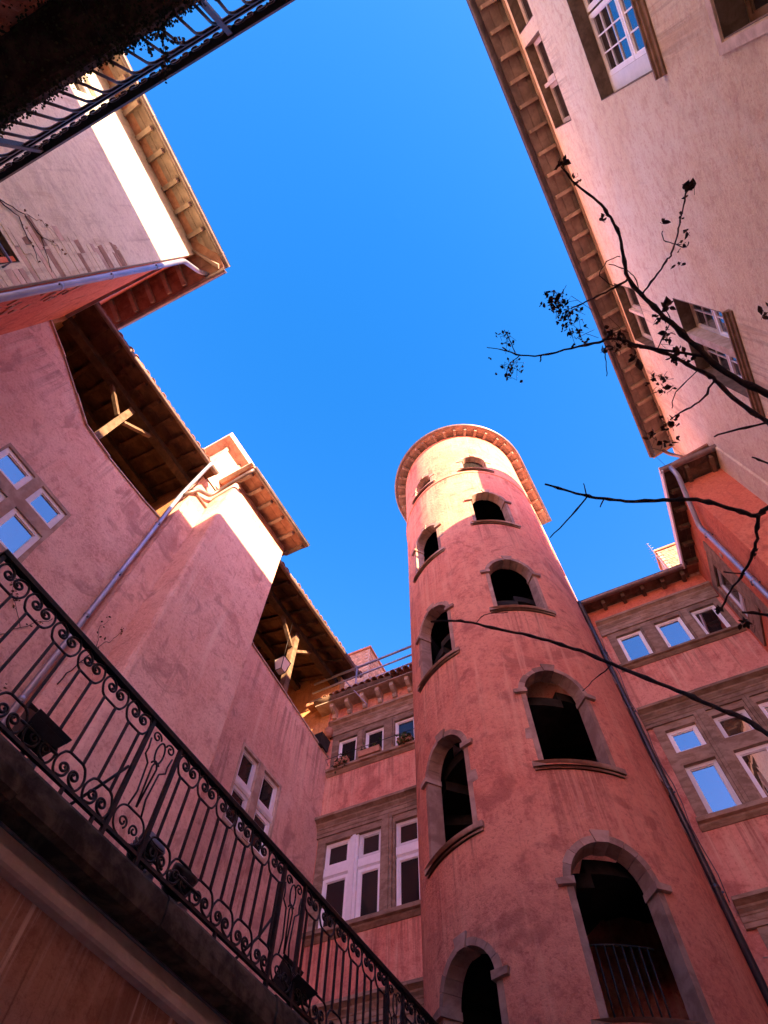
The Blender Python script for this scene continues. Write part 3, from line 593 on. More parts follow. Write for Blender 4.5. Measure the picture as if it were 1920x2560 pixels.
# ledge and pipes of the bay
mb = MB(); mb.box((-7.6, 2.94, 14.55), (-7.44, 3.6, 14.6)); mb.build('lead_flashing', M['copper'], gal)
pipe(gal, [(-7.02, 2.78, 15.4), (-7.16, 2.8, 15.2), (-7.58, 2.86, 14.2), (-7.64, 2.87, 13.6), (-7.64, 2.87, -1.4)], .05, M['zinc'], (12.6, 10.4, 9.0, 6.9, 4.5))
pipe(gal, [(-6.25, 3.52, 15.68), (-6.4, 3.5, 15.55), (-7.2, 3.46, 15.2), (-7.36, 3.4, 14.9), (-7.38, 3.05, 14.62), (-7.55, 2.9, 14.15)], .05, M['copper'], name='overflow_pipe')
# small gutter return over the chimney shoulder
mb = MB(); mb.box((-7.35, 3.36, 15.86), (-6.25, 3.47, 15.92)); mb.build('verge_board', M['palestone'], gal)
# ------------------------------------------------------------------ pale tall house at the near left
cx, cyy = -4.848, -1.745
D1 = Vector((.0974, -.9952, 0)); N1 = Vector((.9952, .0974, 0))
FP = Frame((cx, cyy, 0), D1, N1)                  # face towards the court, s runs back past the camera
FQ = Frame((cx, cyy, 0), -TB, NB)                 # face towards the tower, s runs left
pale = thing('pale_house', (cx, cyy, -1.5), 'tall house with weathered pale plaster, sunlit under its timber eave', 'house')
mb = MB(); FP.panel(mb, rect(-.0, 9, -1.6, 17.25), [rect(3.45, 4.1, 15.0, 16.0), rect(.30, 1.3, 7.9, 9.27)], -.4, 0); mb.build('wall', M['pale'], pale)
mb = MB(); FQ.panel(mb, rect(.02, 5.6, -1.6, 17.2), [], -.4, -.004); mb.build('flank_wall', M['red'], pale)
window(FP, pale, 3.45, 4.1, 15.0, 16.0, -.1, .09, cols=2, glass='halfglass')
window(FP, pale, .30, 1.3, 7.9, 9.27, -.15, .07, cols=2, mat='brownwood', glass='glass')
for z in (8.45, 8.8):
    mb = MB(); mb.tube([FP.p(.26, .0, z), FP.p(.26, .14, z), FP.p(1.34, .14, z), FP.p(1.34, .0, z)], .018, 6); mb.build('window_guard', M['zinc'], pale)
for a_ in ((.30, 1.3, 9.255, 9.269), (.30, .314, 7.9, 9.25), (1.286, 1.3, 7.9, 9.25)):
    mb = MB(); FP.box(mb, a_[0], a_[1], -.15, .004, a_[2], a_[3]); mb.build('reveal_lining', M['mossy'], pale)
mb = MB(); FP.box(mb, .24, 1.36, -.1, .08, 7.72, 7.87); mb.build('sill', M['mossy'], pale)
# exposed stone courses at the corner
z = 4.0
while z < 12.9:
    h = random.uniform(.10, .19); far = max(0, (z-10.2)/2.7); a = 0.0; lim = random.uniform(.5, 1.0)*(1-.6*far)
    while a < lim:
        e = min(lim, a+random.uniform(.28, .6))
        if 7.6 < z < 9.3 and e > .22: e = .22
        if e-a < .08: break
        mb = MB(); pr_ = random.uniform(.004, .014)
        mb.hexa([FP.p(a+.005, -.05, z), FP.p(e+random.uniform(-.03, .02), -.05, z), FP.p(e+random.uniform(-.03, .02), pr_-.003, z+.006), FP.p(a+.006, pr_, z+.005), FP.p(a+.006, -.05, z+h-.009), FP.p(e-.01, -.05, z+h-.010), FP.p(e+random.uniform(-.03, .01), pr_-.003, z+h-.012), FP.p(a+.008, pr_, z+h-.010)]); mb.build('stone', M[random.choice(['palestone', 'pale', 'pale', 'pale', 'pale', 'stone'])], pale)
        a = e+.008
        if 7.6 < z < 9.3: break
    z += h
# bare masonry on the flank
for _ in range(46):
    s = random.uniform(.25, 1.5); z = 8.0+random.random()*5.2; a = random.uniform(.1, .2); h = random.uniform(.07, .11)
    if s > .45+ (13.6-z)*.32: continue
    mb = MB(); FQ.box(mb, s, s+a, -.03, random.uniform(.004, .02), z, z+h); mb.build('brick', M['terracotta'], pale)
mb = MB(); mb.hexa([FQ.p(.5, -.03, 15.75), FQ.p(2.85, -.03, 15.0), FQ.p(2.85, .07, 15.0), FQ.p(.5, .05, 15.75), FQ.p(.5, -.03, 15.83), FQ.p(2.85, -.03, 15.12), FQ.p(2.85, .07, 15.12), FQ.p(.5, .05, 15.83)]); mb.build('flashing', M['copper'], pale)
eave(FP, pale, -.62, 9, 17.28, .60, .30, [.42, .99, 1.6, 2.23, 2.73, 3.28, 3.85, 4.4, 5, 5.6], .10, .16, 3, M['soffit'], M['soffit'], .07, M['copper'], jitter=.03)
eave(FQ, pale, -.58, 2.85, 17.12, .62, .32, [.53, 1.0, 1.5, 2.02, 2.58], .10, .15, 3, M['clayeave'], M['soffit'], .07, M['copper'], jitter=.02, joints=.62)
mb = MB(); mb.hexa([FP.p(.02, .02, 17.02), FP.p(.14, -.02, 17.02), FP.p(-.46, .52, 16.72), FP.p(-.56, .48, 16.72), FP.p(.02, .02, 17.2), FP.p(.14, -.02, 17.2), FP.p(-.46, .52, 16.94), FP.p(-.56, .48, 16.94)]); mb.build('hip_rafter', M['soffit'], pale)
roof_slab(FP, pale, -.6, 9, .64, 17.05, -4, 18.4, .1)
roof_slab(FQ, pale, -.4, 3.2, .64, 16.86, -.5, 17.3, .08)
pipe(pale, [FQ.p(-.12, .58, 16.86), FQ.p(.02, .42, 16.72), FQ.p(.06, .09, 16.2), FQ.p(.06, .09, -1.4)], .058, M['zinc'], (14.2, 11.9, 10.0, 8.0, 6))
# ------------------------------------------------------------------ tall rose house on the right
XR = 4.3
FR = Frame((XR, 0, 0), (0, 1, 0), (-1, 0, 0))
tall = thing('tall_house', (XR, 2, -1.5), 'tall pale rose house with deep windows and a long straight rafter eave', 'house')
holes = [rect(-2.3, .12, 11.15, 13.93), rect(-3.9, -1.96, 16.22, 17.72), rect(-1.68, .16, 16.22, 17.72), rect(4.17, 5.85, 16.2, 17.78), rect(4.10, 5.86, 11.46, 13.80), rect(-2.3, .2, 6.9, 9.15)]
mb = MB(); FR.panel(mb, rect(-14, 8.0, -1.6, 18.3), holes, -.5, 0); FR.box(mb, 8.0, 9.55, -.5, -.02, -1.6, 18.3); mb.build('wall', M['rose'], tall)
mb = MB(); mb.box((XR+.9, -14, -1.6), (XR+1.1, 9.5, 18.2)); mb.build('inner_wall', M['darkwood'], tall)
mb = MB(); mb.hexa([(4.24, 8.0, -1.5), (4.31, 7.98, -1.5), (4.31, 8.9, -1.5), (4.2, 8.9, -1.5), (4.26, 8.0, 14.3), (4.31, 7.98, 14.3), (4.31, 8.9, 14.3), (4.2, 8.9, 14.3)]); mb.build('corner_strip', M['rose'], tall)
def reveal(F, parent, s0, s1, z0, z1, d, mat='reveal'):
    for a in ((s0, s1, z1-.014, z1-.001), (s0, s0+.013, z0, z1-.016), (s1-.013, s1, z0, z1-.016), (s0+.014, s1-.014, z0, z0+.012)):
        mb = MB(); F.box(mb, a[0], a[1], -d, .006, a[2], a[3]); mb.build('reveal_lining', M[mat], parent)
reveal(FR, tall, -2.3, .12, 11.15, 13.93, .235)
for a, c in ((-3.9, -1.96), (-1.68, .16)): reveal(FR, tall, a, c, 16.22, 17.72, .195)
reveal(FR, tall, 4.17, 5.85, 16.2, 17.78, .195); reveal(FR, tall, 4.10, 5.86, 11.46, 13.80, .255); reveal(FR, tall, -2.3, .2, 6.9, 9.15, .295)
# big sash window
mb = MB(); FR.box(mb, -.155, .10, -.29, -.235, 11.17, 13.91); mb.build('shutter_panel', M['white'], tall)
for s0, s1 in ((-2.28, -1.24), (-1.20, -.16)):
    window(FR, tall, s0, s1, 11.17, 12.5, -.24, .07, cols=3, rows=3, glass='halfglass'); window(FR, tall, s0, s1, 12.52, 13.91, -.24, .07, cols=3, rows=3, glass='halfglass')
mb = MB(); FR.box(mb, -2.3, .12, -.2, -.02, 11.02, 11.16); mb.build('apron', M['white'], tall)
for a, b, z in ((-2.4, .24, 11.02), (4.0, 6.12, 11.3)):
    mb = MB(); FR.profile(mb, a, b, [(-.05, z-.12), (.03, z-.12), (.05, z-.07), (.08, z-.06), (.09, z-.02), (.12, z-.01), (.12, z+.035), (-.05, z+.035)]); mb.build('sill', M['brownwood'], tall)
# attic windows
for s0, s1 in ((-3.88, -1.98), (-1.66, .14), (4.19, 5.83)):
    m_ = (s0+s1)/2
    for a, b in ((s0, m_-.04), (m_+.04, s1)): window(FR, tall, a, b, 16.24, 17.70, -.2, .07, rows=2, mat='creamwood', glass='halfglass')
    mb = MB(); FR.box(mb, m_-.04, m_+.04, -.26, -.1, 16.23, 17.71); mb.build('mullion', M['creamwood'], tall)
# mullioned window near the far end
mb = MB(); FR.box(mb, 4.9, 5.06, -.4, -.02, 11.46, 13.8); mb.build('mullion', M['palestone'], tall)
for a, b in ((4.10, 4.9), (5.06, 5.86)):
    window(FR, tall, a, b, 11.48, 12.72, -.26, .06, cols=2, rows=2, glass='halfglass'); window(FR, tall, a, b, 12.74, 13.78, -.26, .06, cols=2, rows=2, mat='creamwood', glass='halfglass')
window(FR, tall, -2.3, .2, 6.92, 9.13, -.3, .08, cols=4, rows=3, mat='brownwood', glass='glass')
mb = MB(); FR.box(mb, .22, .34, -.02, .03, 6.8, 9.3); FR.box(mb, -2.4, .22, -.02, .03, 9.17, 9.3); mb.build('window_surround', M['palestone'], tall)
eave(FR, tall, -14, 9.5, 18.22, .58, .14, [-5.7+.56*k for k in range(27)], .08, .13, 3, M['soffit'], M['rafterwood'], .085, M['darkgutter'], jitter=.015, joints=1.0)
mb = MB(); FR.box(mb, -14, 9.4, -.05, .03, 17.93, 18.06); mb.build('wall_plate', M['soffit'], tall)
roof_slab(FR, tall, -14, 9.6, .62, 18.12, -8, 20.2, .12)
mb = MB(); mb.box((XR, 9.552, -1.5), (12, 9.75, 18.2)); mb.build('gable_wall', M['rose'], tall)
mb = MB(); mb.box((XR+1.3, 4.2, 18.2), (XR+2.3, 6.6, 22.3)); shadow_chimney = mb.build('chimney', M['rose'], tall)  # unseen chimney, added to cast the stepped shadow on the tower
mb = MB(); mb.box((XR+1.2, 4.1, 22.303), (XR+2.4, 6.7, 22.45)); mb.build('chimney_cap', M['palestone'], shadow_chimney)
pipe(tall, [(4.0, 9.45, 18.05), (4.05, 9.5, 17.8), (4.24, 9.5, 17.3), (4.24, 9.5, 14)], .05, M['copper'], name='drainpipe')
mb = MB(); mb.tube([(3.66, 9.3, 18.0), (3.60, 9.2, 16.5), (3.58, 9.1, 15.0)], .006, 5); mb.build('cable', M['iron'], tall)
# ------------------------------------------------------------------ red wing between the tall house and the rear house
A0, A1 = Vector((3.26, 8.55, 0)), Vector((2.90, 11.3, 0))
red = thing('red_wing', (3.5, 9.6, -1.5), 'narrow red plastered wing with a grey drainpipe, tucked between rose house and rear house', 'house')
S2 = (A1-A0).normalized(); N2 = Vector((-S2.y, S2.x, 0))
F2 = Frame(A0, S2, N2); F1 = Frame(A0, (1, .03, 0), (.03, -1, 0))
ly = (A1-A0).length
mb = MB(); F2.panel(mb, rect(.0, ly, -1.6, 14.3), [rect(1.62, 2.3, 11.6, 13.1)], -.35, 0); mb.build('wall', M['red'], red)
mb = MB(); F1.panel(mb, rect(.0, 1.15, -1.6, 14.3), [], -.35, 0); mb.build('front_wall', M['red'], red)
surround(F2, red, rect(1.45, 2.48, 11.0, 13.4), [rect(1.62, 2.3, 11.6, 13.1)], -.3, .04, 'stone')
window(F2, red, 1.62, 2.3, 12.0, 13.1, -.03, .06); window(F2, red, 1.62, 2.3, 11.6, 11.98, -.03, .05)
mb = MB(); F2.box(mb, 1.2, 1.45, -.05, .03, 9.5, 13.5); mb.build('jamb', M['stone'], red)
eave(F2, red, -.55, ly-.45, 14.34, .34, .02, [.1, .62, 1.14, 1.66, 2.2], .09, .14, 2, M['darkwood'], M['wood'], .0, None)
mb = MB(); F2.box(mb, -.56, ly-.42, .345, .38, 14.24, 14.47); mb.build('fascia_board', M['white'], red)
eave(F1, red, -.34, 1.04, 14.36, .5, .02, [.24, .82], .09, .14, 3, M['wood'], M['wood'], .08, M['copper'])
roof_slab(F2, red, -.5, ly, .3, 14.42, -1.2, 15.0, .08)
pipe(red, [F1.p(-.1, .56, 14.32), F1.p(-.06, .44, 14.05), F2.p(.62, .12, 13.2), F2.p(.64, .09, 12.85), F2.p(.64, .09, -1.4)], .058, M['zinc'], (12.9, 10.85, 8.9))
mb = MB(); F2.box(mb, 1.02, 1.1, -.02, .02, 12.5, 12.62); mb.build('vent', M['palestone'], red)

# ------------------------------------------------------------------ terrace, its cornice and railing
XT = -3.5
FT = Frame((XT, 0, 0), (0, 1, 0), (1, 0, 0))
ter = thing('terrace', (XT-.5, 4.5, -1.5), 'raised terrace with dark mossy stone edge over a streaked brown wall', 'terrace')
mb = MB(); FT.panel(mb, rect(-1.6, 9.2, -1.6, 2.42), [], -.7, -.19); mb.build('wall', M['terrace'], ter)
y = .45; k = 0
while y < 9.2:
    L0 = random.uniform(1.1, 1.7); y1 = min(9.2, y+L0); j = random.uniform(-.015, .015)
    mb = MB(); FT.profile(mb, y+.004, y1-.004, [(-3.0, 2.62), (-.16, 2.605), (-.02, 2.60), (.03+j, 2.585), (.075+j, 2.61), (.085+j, 2.70), (.075+j, 2.80), (.045+j, 2.84), (-.2, 2.86), (-3.0, 2.86)]); mb.build('slab', M['mossy'], ter); y = y1
mb = MB(); FT.profile(mb, -1.6, 9.2, [(-.35, 2.392), (-.12, 2.392), (-.10, 2.405), (-.093, 2.44), (-.10, 2.47), (-.14, 2.485), (-.17, 2.602), (-.35, 2.602)]); mb.build('cornice', M['ledge'], ter)
mb = MB(); mb.tube([(XT-.075, -1.6, 2.535), (XT-.075, 9.2, 2.535)], .011, 8); mb.build('cable', M['darkpipe'], ter)
rail = thing('terrace_railing', (XT, 4, 2.86), 'black wrought iron railing with scrolls along the terrace edge', 'railing')
ZT, ZB_ = 3.95, 2.92
mb = MB(); FT.profile(mb, .54, 8.6, [(-.028, ZT-.055), (.028, ZT-.055), (.034, ZT-.02), (.02, ZT), (-.02, ZT), (-.034, ZT-.02)]); mb.build('top_rail', M['iron'], rail)
mb = MB(); FT.box(mb, .54, 8.6, -.014, .014, ZB_-.012, ZB_+.014); mb.build('bottom_rail', M['iron'], rail)
mb = MB(); mb.tube([(-.5, 0, 0), (0, 0, 0)], .01, 4)
def spiral(cyc, cz, r0, r1, a0, turns, n=22): return [(cyc+(r0+(r1-r0)*i/n)*math.cos(a0+turns*math.tau*i/n), cz+(r0+(r1-r0)*i/n)*math.sin(a0+turns*math.tau*i/n)) for i in range(n+1)]
def iron2d(curves, r=.0095, n=5):
    mb = MB()
    for c in curves: mb.tube([(0, a, b) for a, b in c], r, n, True, True)
    return mb
def bez(p0, p1, p2, n=8): return [((1-t)**2*p0[0]+2*t*(1-t)*p1[0]+t*t*p2[0], (1-t)**2*p0[1]+2*t*(1-t)*p1[1]+t*t*p2[1]) for t in [i/n for i in range(n+1)]]
# cartouche hanging from the top rail (local: rail underside at z=0)
def cart(flip):
    f = -1 if flip else 1
    cs = [bez((-.062, -.205), (-.10, -.19), (-.105, -.175))+bez((-.105, -.175), (-.15, -.11), (-.125, -.05))+bez((-.125, -.05), (-.115, -.015), (-.075, 0)),
          bez((.062, -.205), (.10, -.19), (.105, -.175))+bez((.105, -.175), (.15, -.11), (.125, -.05))+bez((.125, -.05), (.115, -.015), (.075, 0)), [(-.064, -.205), (.064, -.205)]]
    return iron2d([[(a, b*f) for a, b in c] for c in cs])
def scroll(flip, sg):
    f = -1 if flip else 1
    c = bez((sg*.09, -.012), (sg*.02, -.02), (sg*.012, -.075), 6)+spiral(sg*.050, -.085, .040, .013, math.pi if sg > 0 else 0, 1.25*(1 if sg > 0 else -1))
    return iron2d([[(a, b*f) for a, b in c]], .0105)
me_c = [cart(False).mesh('cartouche', M['iron']), cart(True).mesh('cartouche', M['iron'])]
me_s = {(fl, sg): scroll(fl, sg).mesh('scroll', M['iron']) for fl in (0, 1) for sg in (-1, 1)}
zt, zb = ZT-.055, ZB_+.014
bar = MB(); hb = zt-.205-(zb+.205); bar.box((-.009, -.009, -hb/2), (.009, .009, hb/2)); me_b = bar.mesh('bar', M['iron'])
units = [.735+.286*k for k in range(6)] + [2.83+.2685*k for k in range(6)] + [4.78+.2685*k for k in range(6)] + [6.72+.2685*k for k in range(6)]
for u in units:
    for i, z in ((0, zt), (1, zb)):
        inst(me_c[i], 'cartouche', rail, (XT, u, z))
        for sg in (-1, 1): inst(me_s[(i, sg)], 'scroll', rail, (XT+.001*sg, u, z))
    for sg in (-1, 1): inst(me_b, 'bar', rail, (XT, u+sg*.064, (zt+zb)/2))
po = MB(); po.box((-.016, -.016, 2.80-3.3), (.016, .016, ZT-.05-3.3)); me_p = po.mesh('post', M['iron'])
orn = iron2d([spiral(-.085, 3.80-3.3, .05, .012, 0, 1.3), spiral(.085, 3.80-3.3, .05, .012, math.pi, -1.3), [(.042*math.cos(t), 3.70-3.3+.10*math.sin(t)) for t in [math.tau*i/18 for i in range(19)]],
              [(-.135, 3.75-3.3), (-.12, 3.66-3.3), (-.125, 3.60-3.3), (-.07, 3.55-3.3), (-.05, 3.30-3.3), (-.075, 3.16-3.3)], [(.135, 3.75-3.3), (.12, 3.66-3.3), (.125, 3.60-3.3), (.07, 3.55-3.3), (.05, 3.30-3.3), (.075, 3.16-3.3)],
              bez((-.04, 3.58-3.3), (0, 3.66-3.3), (.03, 3.56-3.3))+[(.0, 3.2-3.3)], bez((.04, 3.60-3.3), (.0, 3.64-3.3), (-.02, 3.56-3.3))+[(-.004, 3.2-3.3)],
              bez((-.07, 3.16-3.3), (-.15, 3.14-3.3), (-.15, 3.04-3.3))+bez((-.15, 3.04-3.3), (-.13, 2.95-3.3), (-.06, 2.94-3.3)), bez((.07, 3.16-3.3), (.15, 3.14-3.3), (.15, 3.04-3.3))+bez((.15, 3.04-3.3), (.13, 2.95-3.3), (.06, 2.94-3.3)), [(-.075, 3.16-3.3), (.075, 3.16-3.3)],
              spiral(-.06, 3.04-3.3, .045, .012, -1, 1.3), spiral(.06, 3.04-3.3, .045, .012, math.pi+1, -1.3)], .008).mesh('lyre_ornament', M['iron'])
for a, b in ((.40, .57), (2.31, 2.67), (4.29, 4.64), (6.24, 6.58), (8.2, 8.55)):
    for y in ((a, b) if a > 1 else (b,)): inst(me_p, 'post', rail, (XT, y, 3.3))
    if a > 1: inst(orn, 'lyre_ornament', rail, (XT, (a+b)/2, 3.3))
# raking stays and feet
for y in (2.31, 4.29, 6.24):
    mb = MB(); mb.tube([(XT-.02, y-.02, 3.42), (XT-.06, y-.12, 3.2), (XT-.22, y-.2, 3.0), (XT-.32, y-.22, 2.84)], .012, 6); mb.build('stay', M['iron'], rail)
for y in (.56, 1.9, 2.2, 3.6, 5.4, 7.4):
    mb = MB(); mb.box((XT-.012, y-.012, 2.8), (XT+.012, y+.012, ZB_-.012)); mb.build('foot', M['iron'], rail)
# return of the railing towards the house at its near end
mb = MB(); mb.box((XT-2.6, .54, ZT-.055), (XT-.035, .595, ZT-.002)); mb.build('top_rail', M['iron'], rail)
mb = MB(); mb.box((XT-2.6, .55, ZB_-.01), (XT-.02, .58, ZB_+.012)); mb.build('bottom_rail', M['iron'], rail)
for k in range(16): inst(me_p, 'bar', rail, (XT-.16-.15*k, .565, 3.3), scale=(.5, .5, 1))

# ------------------------------------------------------------------ floodlights clamped behind the railing
def floodlight(y, round_, tilt, label, mz):
    t = thing('floodlight', (XT-.18, y, 2.86), label, 'floodlight', 'floodlights along the terrace railing')
    mz += .09; Mx = Matrix.Translation((XT-.085, y, mz)) @ Matrix.Rotation(R(tilt), 4, 'Y')
    def put(mb, name, mat, par=t):
        mb.v = [tuple(Mx @ Vector(v)) for v in mb.v]; return mb.build(name, mat, par)
    if round_:
        b = MB(); b.tube([(-.16, 0, 0), (-.15, 0, 0), (-.12, 0, 0), (-.02, 0, 0), (.03, 0, 0), (.05, 0, 0)], [.04, .07, .095, .105, .115, .115], 20); h = put(b, 'housing', M['lampblack'])
        g_ = MB(); g_.tube([(.048, 0, 0), (.058, 0, 0)], .10, 20); put(g_, 'lens', M['lampblack'], h)
        for k in range(3):
            c = MB(); c.tube([(-.12+.03*k, 0, 0), (-.112+.03*k, 0, 0)], .112, 20); put(c, 'cooling_fin', M['lampblack'], h)
    else:
        b = MB(); b.hexa([(-.10, -.11, -.09), (.06, -.15, -.12), (.06, .15, -.12), (-.10, .11, -.09), (-.10, -.11, .09), (.06, -.15, .12), (.06, .15, .12), (-.10, .11, .09)]); h = put(b, 'housing', M['lampblack'])
        g_ = MB(); g_.box((.06, -.135, -.105), (.068, .135, .105)); put(g_, 'lens', M['lampblack'], h)
        for sg in (-1, 1):
            c = MB(); c.hexa([(.06, -.15, sg*.12), (.06, .15, sg*.12), (.10, .155, sg*.13), (.10, -.155, sg*.13), (.06, -.15, sg*.128), (.06, .15, sg*.128), (.10, .155, sg*.138), (.10, -.155, sg*.138)]); put(c, 'barn_door', M['lampblack'], h)
    br = MB(); q = .13 if round_ else .165
    br.tube([(-.02, -q, 0), (-.02, -q, -.13), (-.02, q, -.13), (-.02, q, 0)], .011, 6); put(br, 'bracket', M['lampblack'])
    st = MB(); st.box((XT-.16, y-.05, 2.84), (XT-.04, y+.05, 2.88)); st.tube([(XT-.1, y, 2.87), (XT-.1, y, mz-.1)], .02, 8); st.build('stand', M['lampblack'], t)
    cb = MB(); cb.box((XT-.11, y+.02, 2.875), (XT-.04, y+.10, 2.93)); cb.build('junction_box', M['zinc'], t)
    return t
floodlight(1.58, False, -50, 'square black floodlight at the near end of the terrace railing', 3.06)
floodlight(2.80, True, -35, 'round black floodlight just past the first pair of railing posts', 3.03)
floodlight(3.20, True, -55, 'round black floodlight with stay, second of the two round ones', 3.03)
floodlight(4.75, False, -40, 'square black floodlight low at the far end of the terrace railing', 3.04)

# ------------------------------------------------------------------ bridge balcony overhead, behind the viewer
FBk = Frame(NB*-1.89, TB, NB)
bal = thing('balcony', at_b(-1.6, -2.3, -1.5), 'dark overgrown balcony slab overhead at the top corner', 'balcony')
for k in range(7):
    mb = MB(); s0 = -5.0+.9*k; FBk.profile(mb, s0+.004, s0+.896, [(-.38, 5.42), (-.03, 5.42), (.02, 5.46), (.02, 5.58), (-.02, 5.62), (-.38, 5.62)]); mb.build('slab', M['mossy'], bal)
mb = MB(); FBk.panel(mb, rect(-5, 1.4, -1.6, 5.5), [], -.75, -.39); mb.build('wall', M['terrace'], bal)
mb = MB(); FBk.box(mb, -5, 1.3, -3.5, -.385, 5.45, 5.6); mb.build('floor', M['mossy'], bal)
for _ in range(70):
    s = random.uniform(-3.4, -1.2); z = random.uniform(4.4, 5.38); a = random.uniform(.12, .24); h = random.uniform(.07, .12); mb = MB()
    e = random.uniform(.005, .025)
    mb.hexa([FBk.p(s, -.42, z), FBk.p(s+a, -.42, z), FBk.p(s+a-.02, -.385+e, z+.01), FBk.p(s+.01, -.385+e, z+.015), FBk.p(s, -.42, z+h), FBk.p(s+a, -.42, z+h), FBk.p(s+a-.03, -.385+e, z+h-.01), FBk.p(s+.02, -.385+e, z+h-.015)]); mb.build('stone', M['terracotta'], bal)
brail = thing('balcony_railing', at_b(-1.6, -1.89, 5.62), 'slim black iron railing with looped bars on the overhead balcony', 'railing')
mb = MB(); FBk.profile(mb, -4.5, .9, [(-.035, 6.50), (.035, 6.50), (.04, 6.54), (.02, 6.56), (-.02, 6.56), (-.04, 6.54)]); mb.build('top_rail', M['iron'], brail)
for z in (6.20, 6.27):
    mb = MB(); FBk.box(mb, -4.5, .9, -.012, .012, z-.012, z+.012); mb.build('middle_rail', M['iron'], brail)
hp = MB(); Lb = Frame((0, 0, 0), TB, NB)
pts = [Lb.p(-.075, 0, 5.55-6.0), Lb.p(-.075, 0, 6.08-6.0)]+[Lb.p(-.075+.0+(.12)*(1-math.cos(t))/2, 0, 6.08-6.0+.12*math.sin(t)/1.0*.9) for t in [R(a) for a in range(15, 91, 15)]]+[Lb.p(.075, 0, 6.195-6.0)]
hp.tube(pts, .013, 6); me_h = hp.mesh('bar', M['iron'])
k = 0; s = -4.3
while s < .9:
    inst(me_h, 'bar', brail, FBk.p(s, 0, 6.0)); s += .152
sc = MB(); sc.tube([Lb.p(a, 0, b) for a, b in spiral(-.03, 0, .06, .02, 0, .9, 14)], .009, 5); sc.tube([Lb.p(a, 0, b) for a, b in spiral(.07, .0, .045, .015, 3, -.9, 14)], .009, 5); me_sc = sc.mesh('scroll', M['iron'])
s = -4.3
while s < .9: inst(me_sc, 'scroll', brail, FBk.p(s, 0, 6.385)); s += .21
pp = MB(); pp.box((-.022, -.022, -.5), (.022, .022, .42)); me_pp = pp.mesh('post', M['iron'])
for s in (-.67, -2.67, -4.4): inst(me_pp, 'post', brail, FBk.p(s, 0, 6.08), rot=(0, 0, BETA))

# ------------------------------------------------------------------ leaves and climbers
def leaf_mesh(mb, p, d, up, size):
    d = d.normalized(); s_ = d.cross(up).normalized() if d.cross(up).length > .01 else Vector((1, 0, 0)); n_ = s_.cross(d)
    cv = random.uniform(-.25, .35); f = lambda t, w: p+d*size*t+s_*size*w+n_*size*(cv*t*t+abs(w)*random.uniform(.1, .5))
    mb.add([p, f(.22, .26), f(.5, .40*random.uniform(.7, 1.1)), f(.78, .20), f(1.05, 0), f(.74, -.22), f(.48, -.38*random.uniform(.7, 1.1)), f(.2, -.25), f(.5, 0)], [(0, 1, 8), (1, 2, 8), (2, 3, 8), (3, 4, 8), (4, 5, 8), (5, 6, 8), (6, 7, 8), (7, 0, 8)])
def rv(s=1): return Vector((random.gauss(0, s), random.gauss(0, s), random.gauss(0, s)))
iv = MB()
for _ in range(9000):
    s = random.uniform(-3.6, .6); u = random.random(); dens = .35+.65*abs(math.sin(s*2.3+1.1))
    if random.random() > dens: continue
    if u < .45: p = FBk.p(s, random.uniform(.0, .04), random.uniform(5.40, 5.64))
    elif u < .85: p = FBk.p(s, random.uniform(-.38, .03), 5.42-abs(random.gauss(0, .05)))
    else: p = FBk.p(s, -.38+random.random()*.06, 5.42-abs(random.gauss(0, .25)))
    leaf_mesh(iv, p, rv()+Vector((0, 0, -.6)), UP, random.uniform(.013, .03))
o = iv.build('ivy', M['ivy'], None, False); tag(o, 'dark ivy matted over the overhead balcony slab', 'ivy', kind='stuff')
spray = thing('ivy_spray', at_b(-1.02, -1.86, 5.62), 'small dark ivy spray sticking out through the overhead balcony bars', 'ivy')
lm = MB()
for k in range(5):
    p = FBk.p(-1.0+random.uniform(-.12, .02), .03, 5.60); pts = [p]
    d = Vector((random.uniform(-.3, .1), random.uniform(.05, .4), random.uniform(.6, 1.0))).normalized()
    for i in range(6):
        d = (d+rv(.18)).normalized(); p = p+d*.055; pts.append(p)
        for _ in range(4): leaf_mesh(lm, p+rv(.012), rv(), UP, random.uniform(.02, .035))
    mb = MB(); mb.tube(pts, [.003]*7, 5); mb.build('stem', M['bark'], spray)
lm.build('leaves', M['ivy'], spray, False)
def creeper(name, F, path_sets, label, leafmat, seed, nl, lsz):
    random.seed(seed); t = thing(name, F.p(path_sets[0][0][0], 0, path_sets[0][0][1]), label, 'creeper'); lm = MB()
    for path in path_sets:
        pts = []
        for (a, b), (c, d) in zip(path, path[1:]):
            for k in range(5): q = k/5; pts.append(F.p(a+(c-a)*q+random.gauss(0, .012), .012+random.random()*.015, b+(d-b)*q+random.gauss(0, .012)))
        pts.append(F.p(path[-1][0], .012, path[-1][1])); n = len(pts)
        mb = MB(); r0 = .011 if len(path) > 3 else .005; mb.tube(pts, [r0*(1-.7*i/n) for i in range(n)], 5); mb.build('stem', M['bark'], t)
        for _ in range(nl):
            p = random.choice(pts[n//3:]); leaf_mesh(lm, p+rv(.03), rv()+F.N*.4, UP, random.uniform(.4, 1)*lsz)
    lm.build('leaves', M[leafmat], t, False); return t
creeper('creeper', FP, [[(1.6, 8.6), (1.2, 9.6), (.95, 10.1), (.62, 10.2), (.3, 10.0), (.1, 9.9)], [(1.2, 9.6), (.9, 9.9), (.55, 9.8), (.25, 9.7)], [(.95, 10.1), (.85, 10.5), (.6, 10.7)], [(.62, 10.2), (.5, 10.5), (.33, 10.5)]], 'leafless dark creeper on the pale house wall beside its drainpipe', 'brownleaf', 4, 10, .05)
FN = Frame((XL, 0, 0), (0, 1, 0), (1, 0, 0))
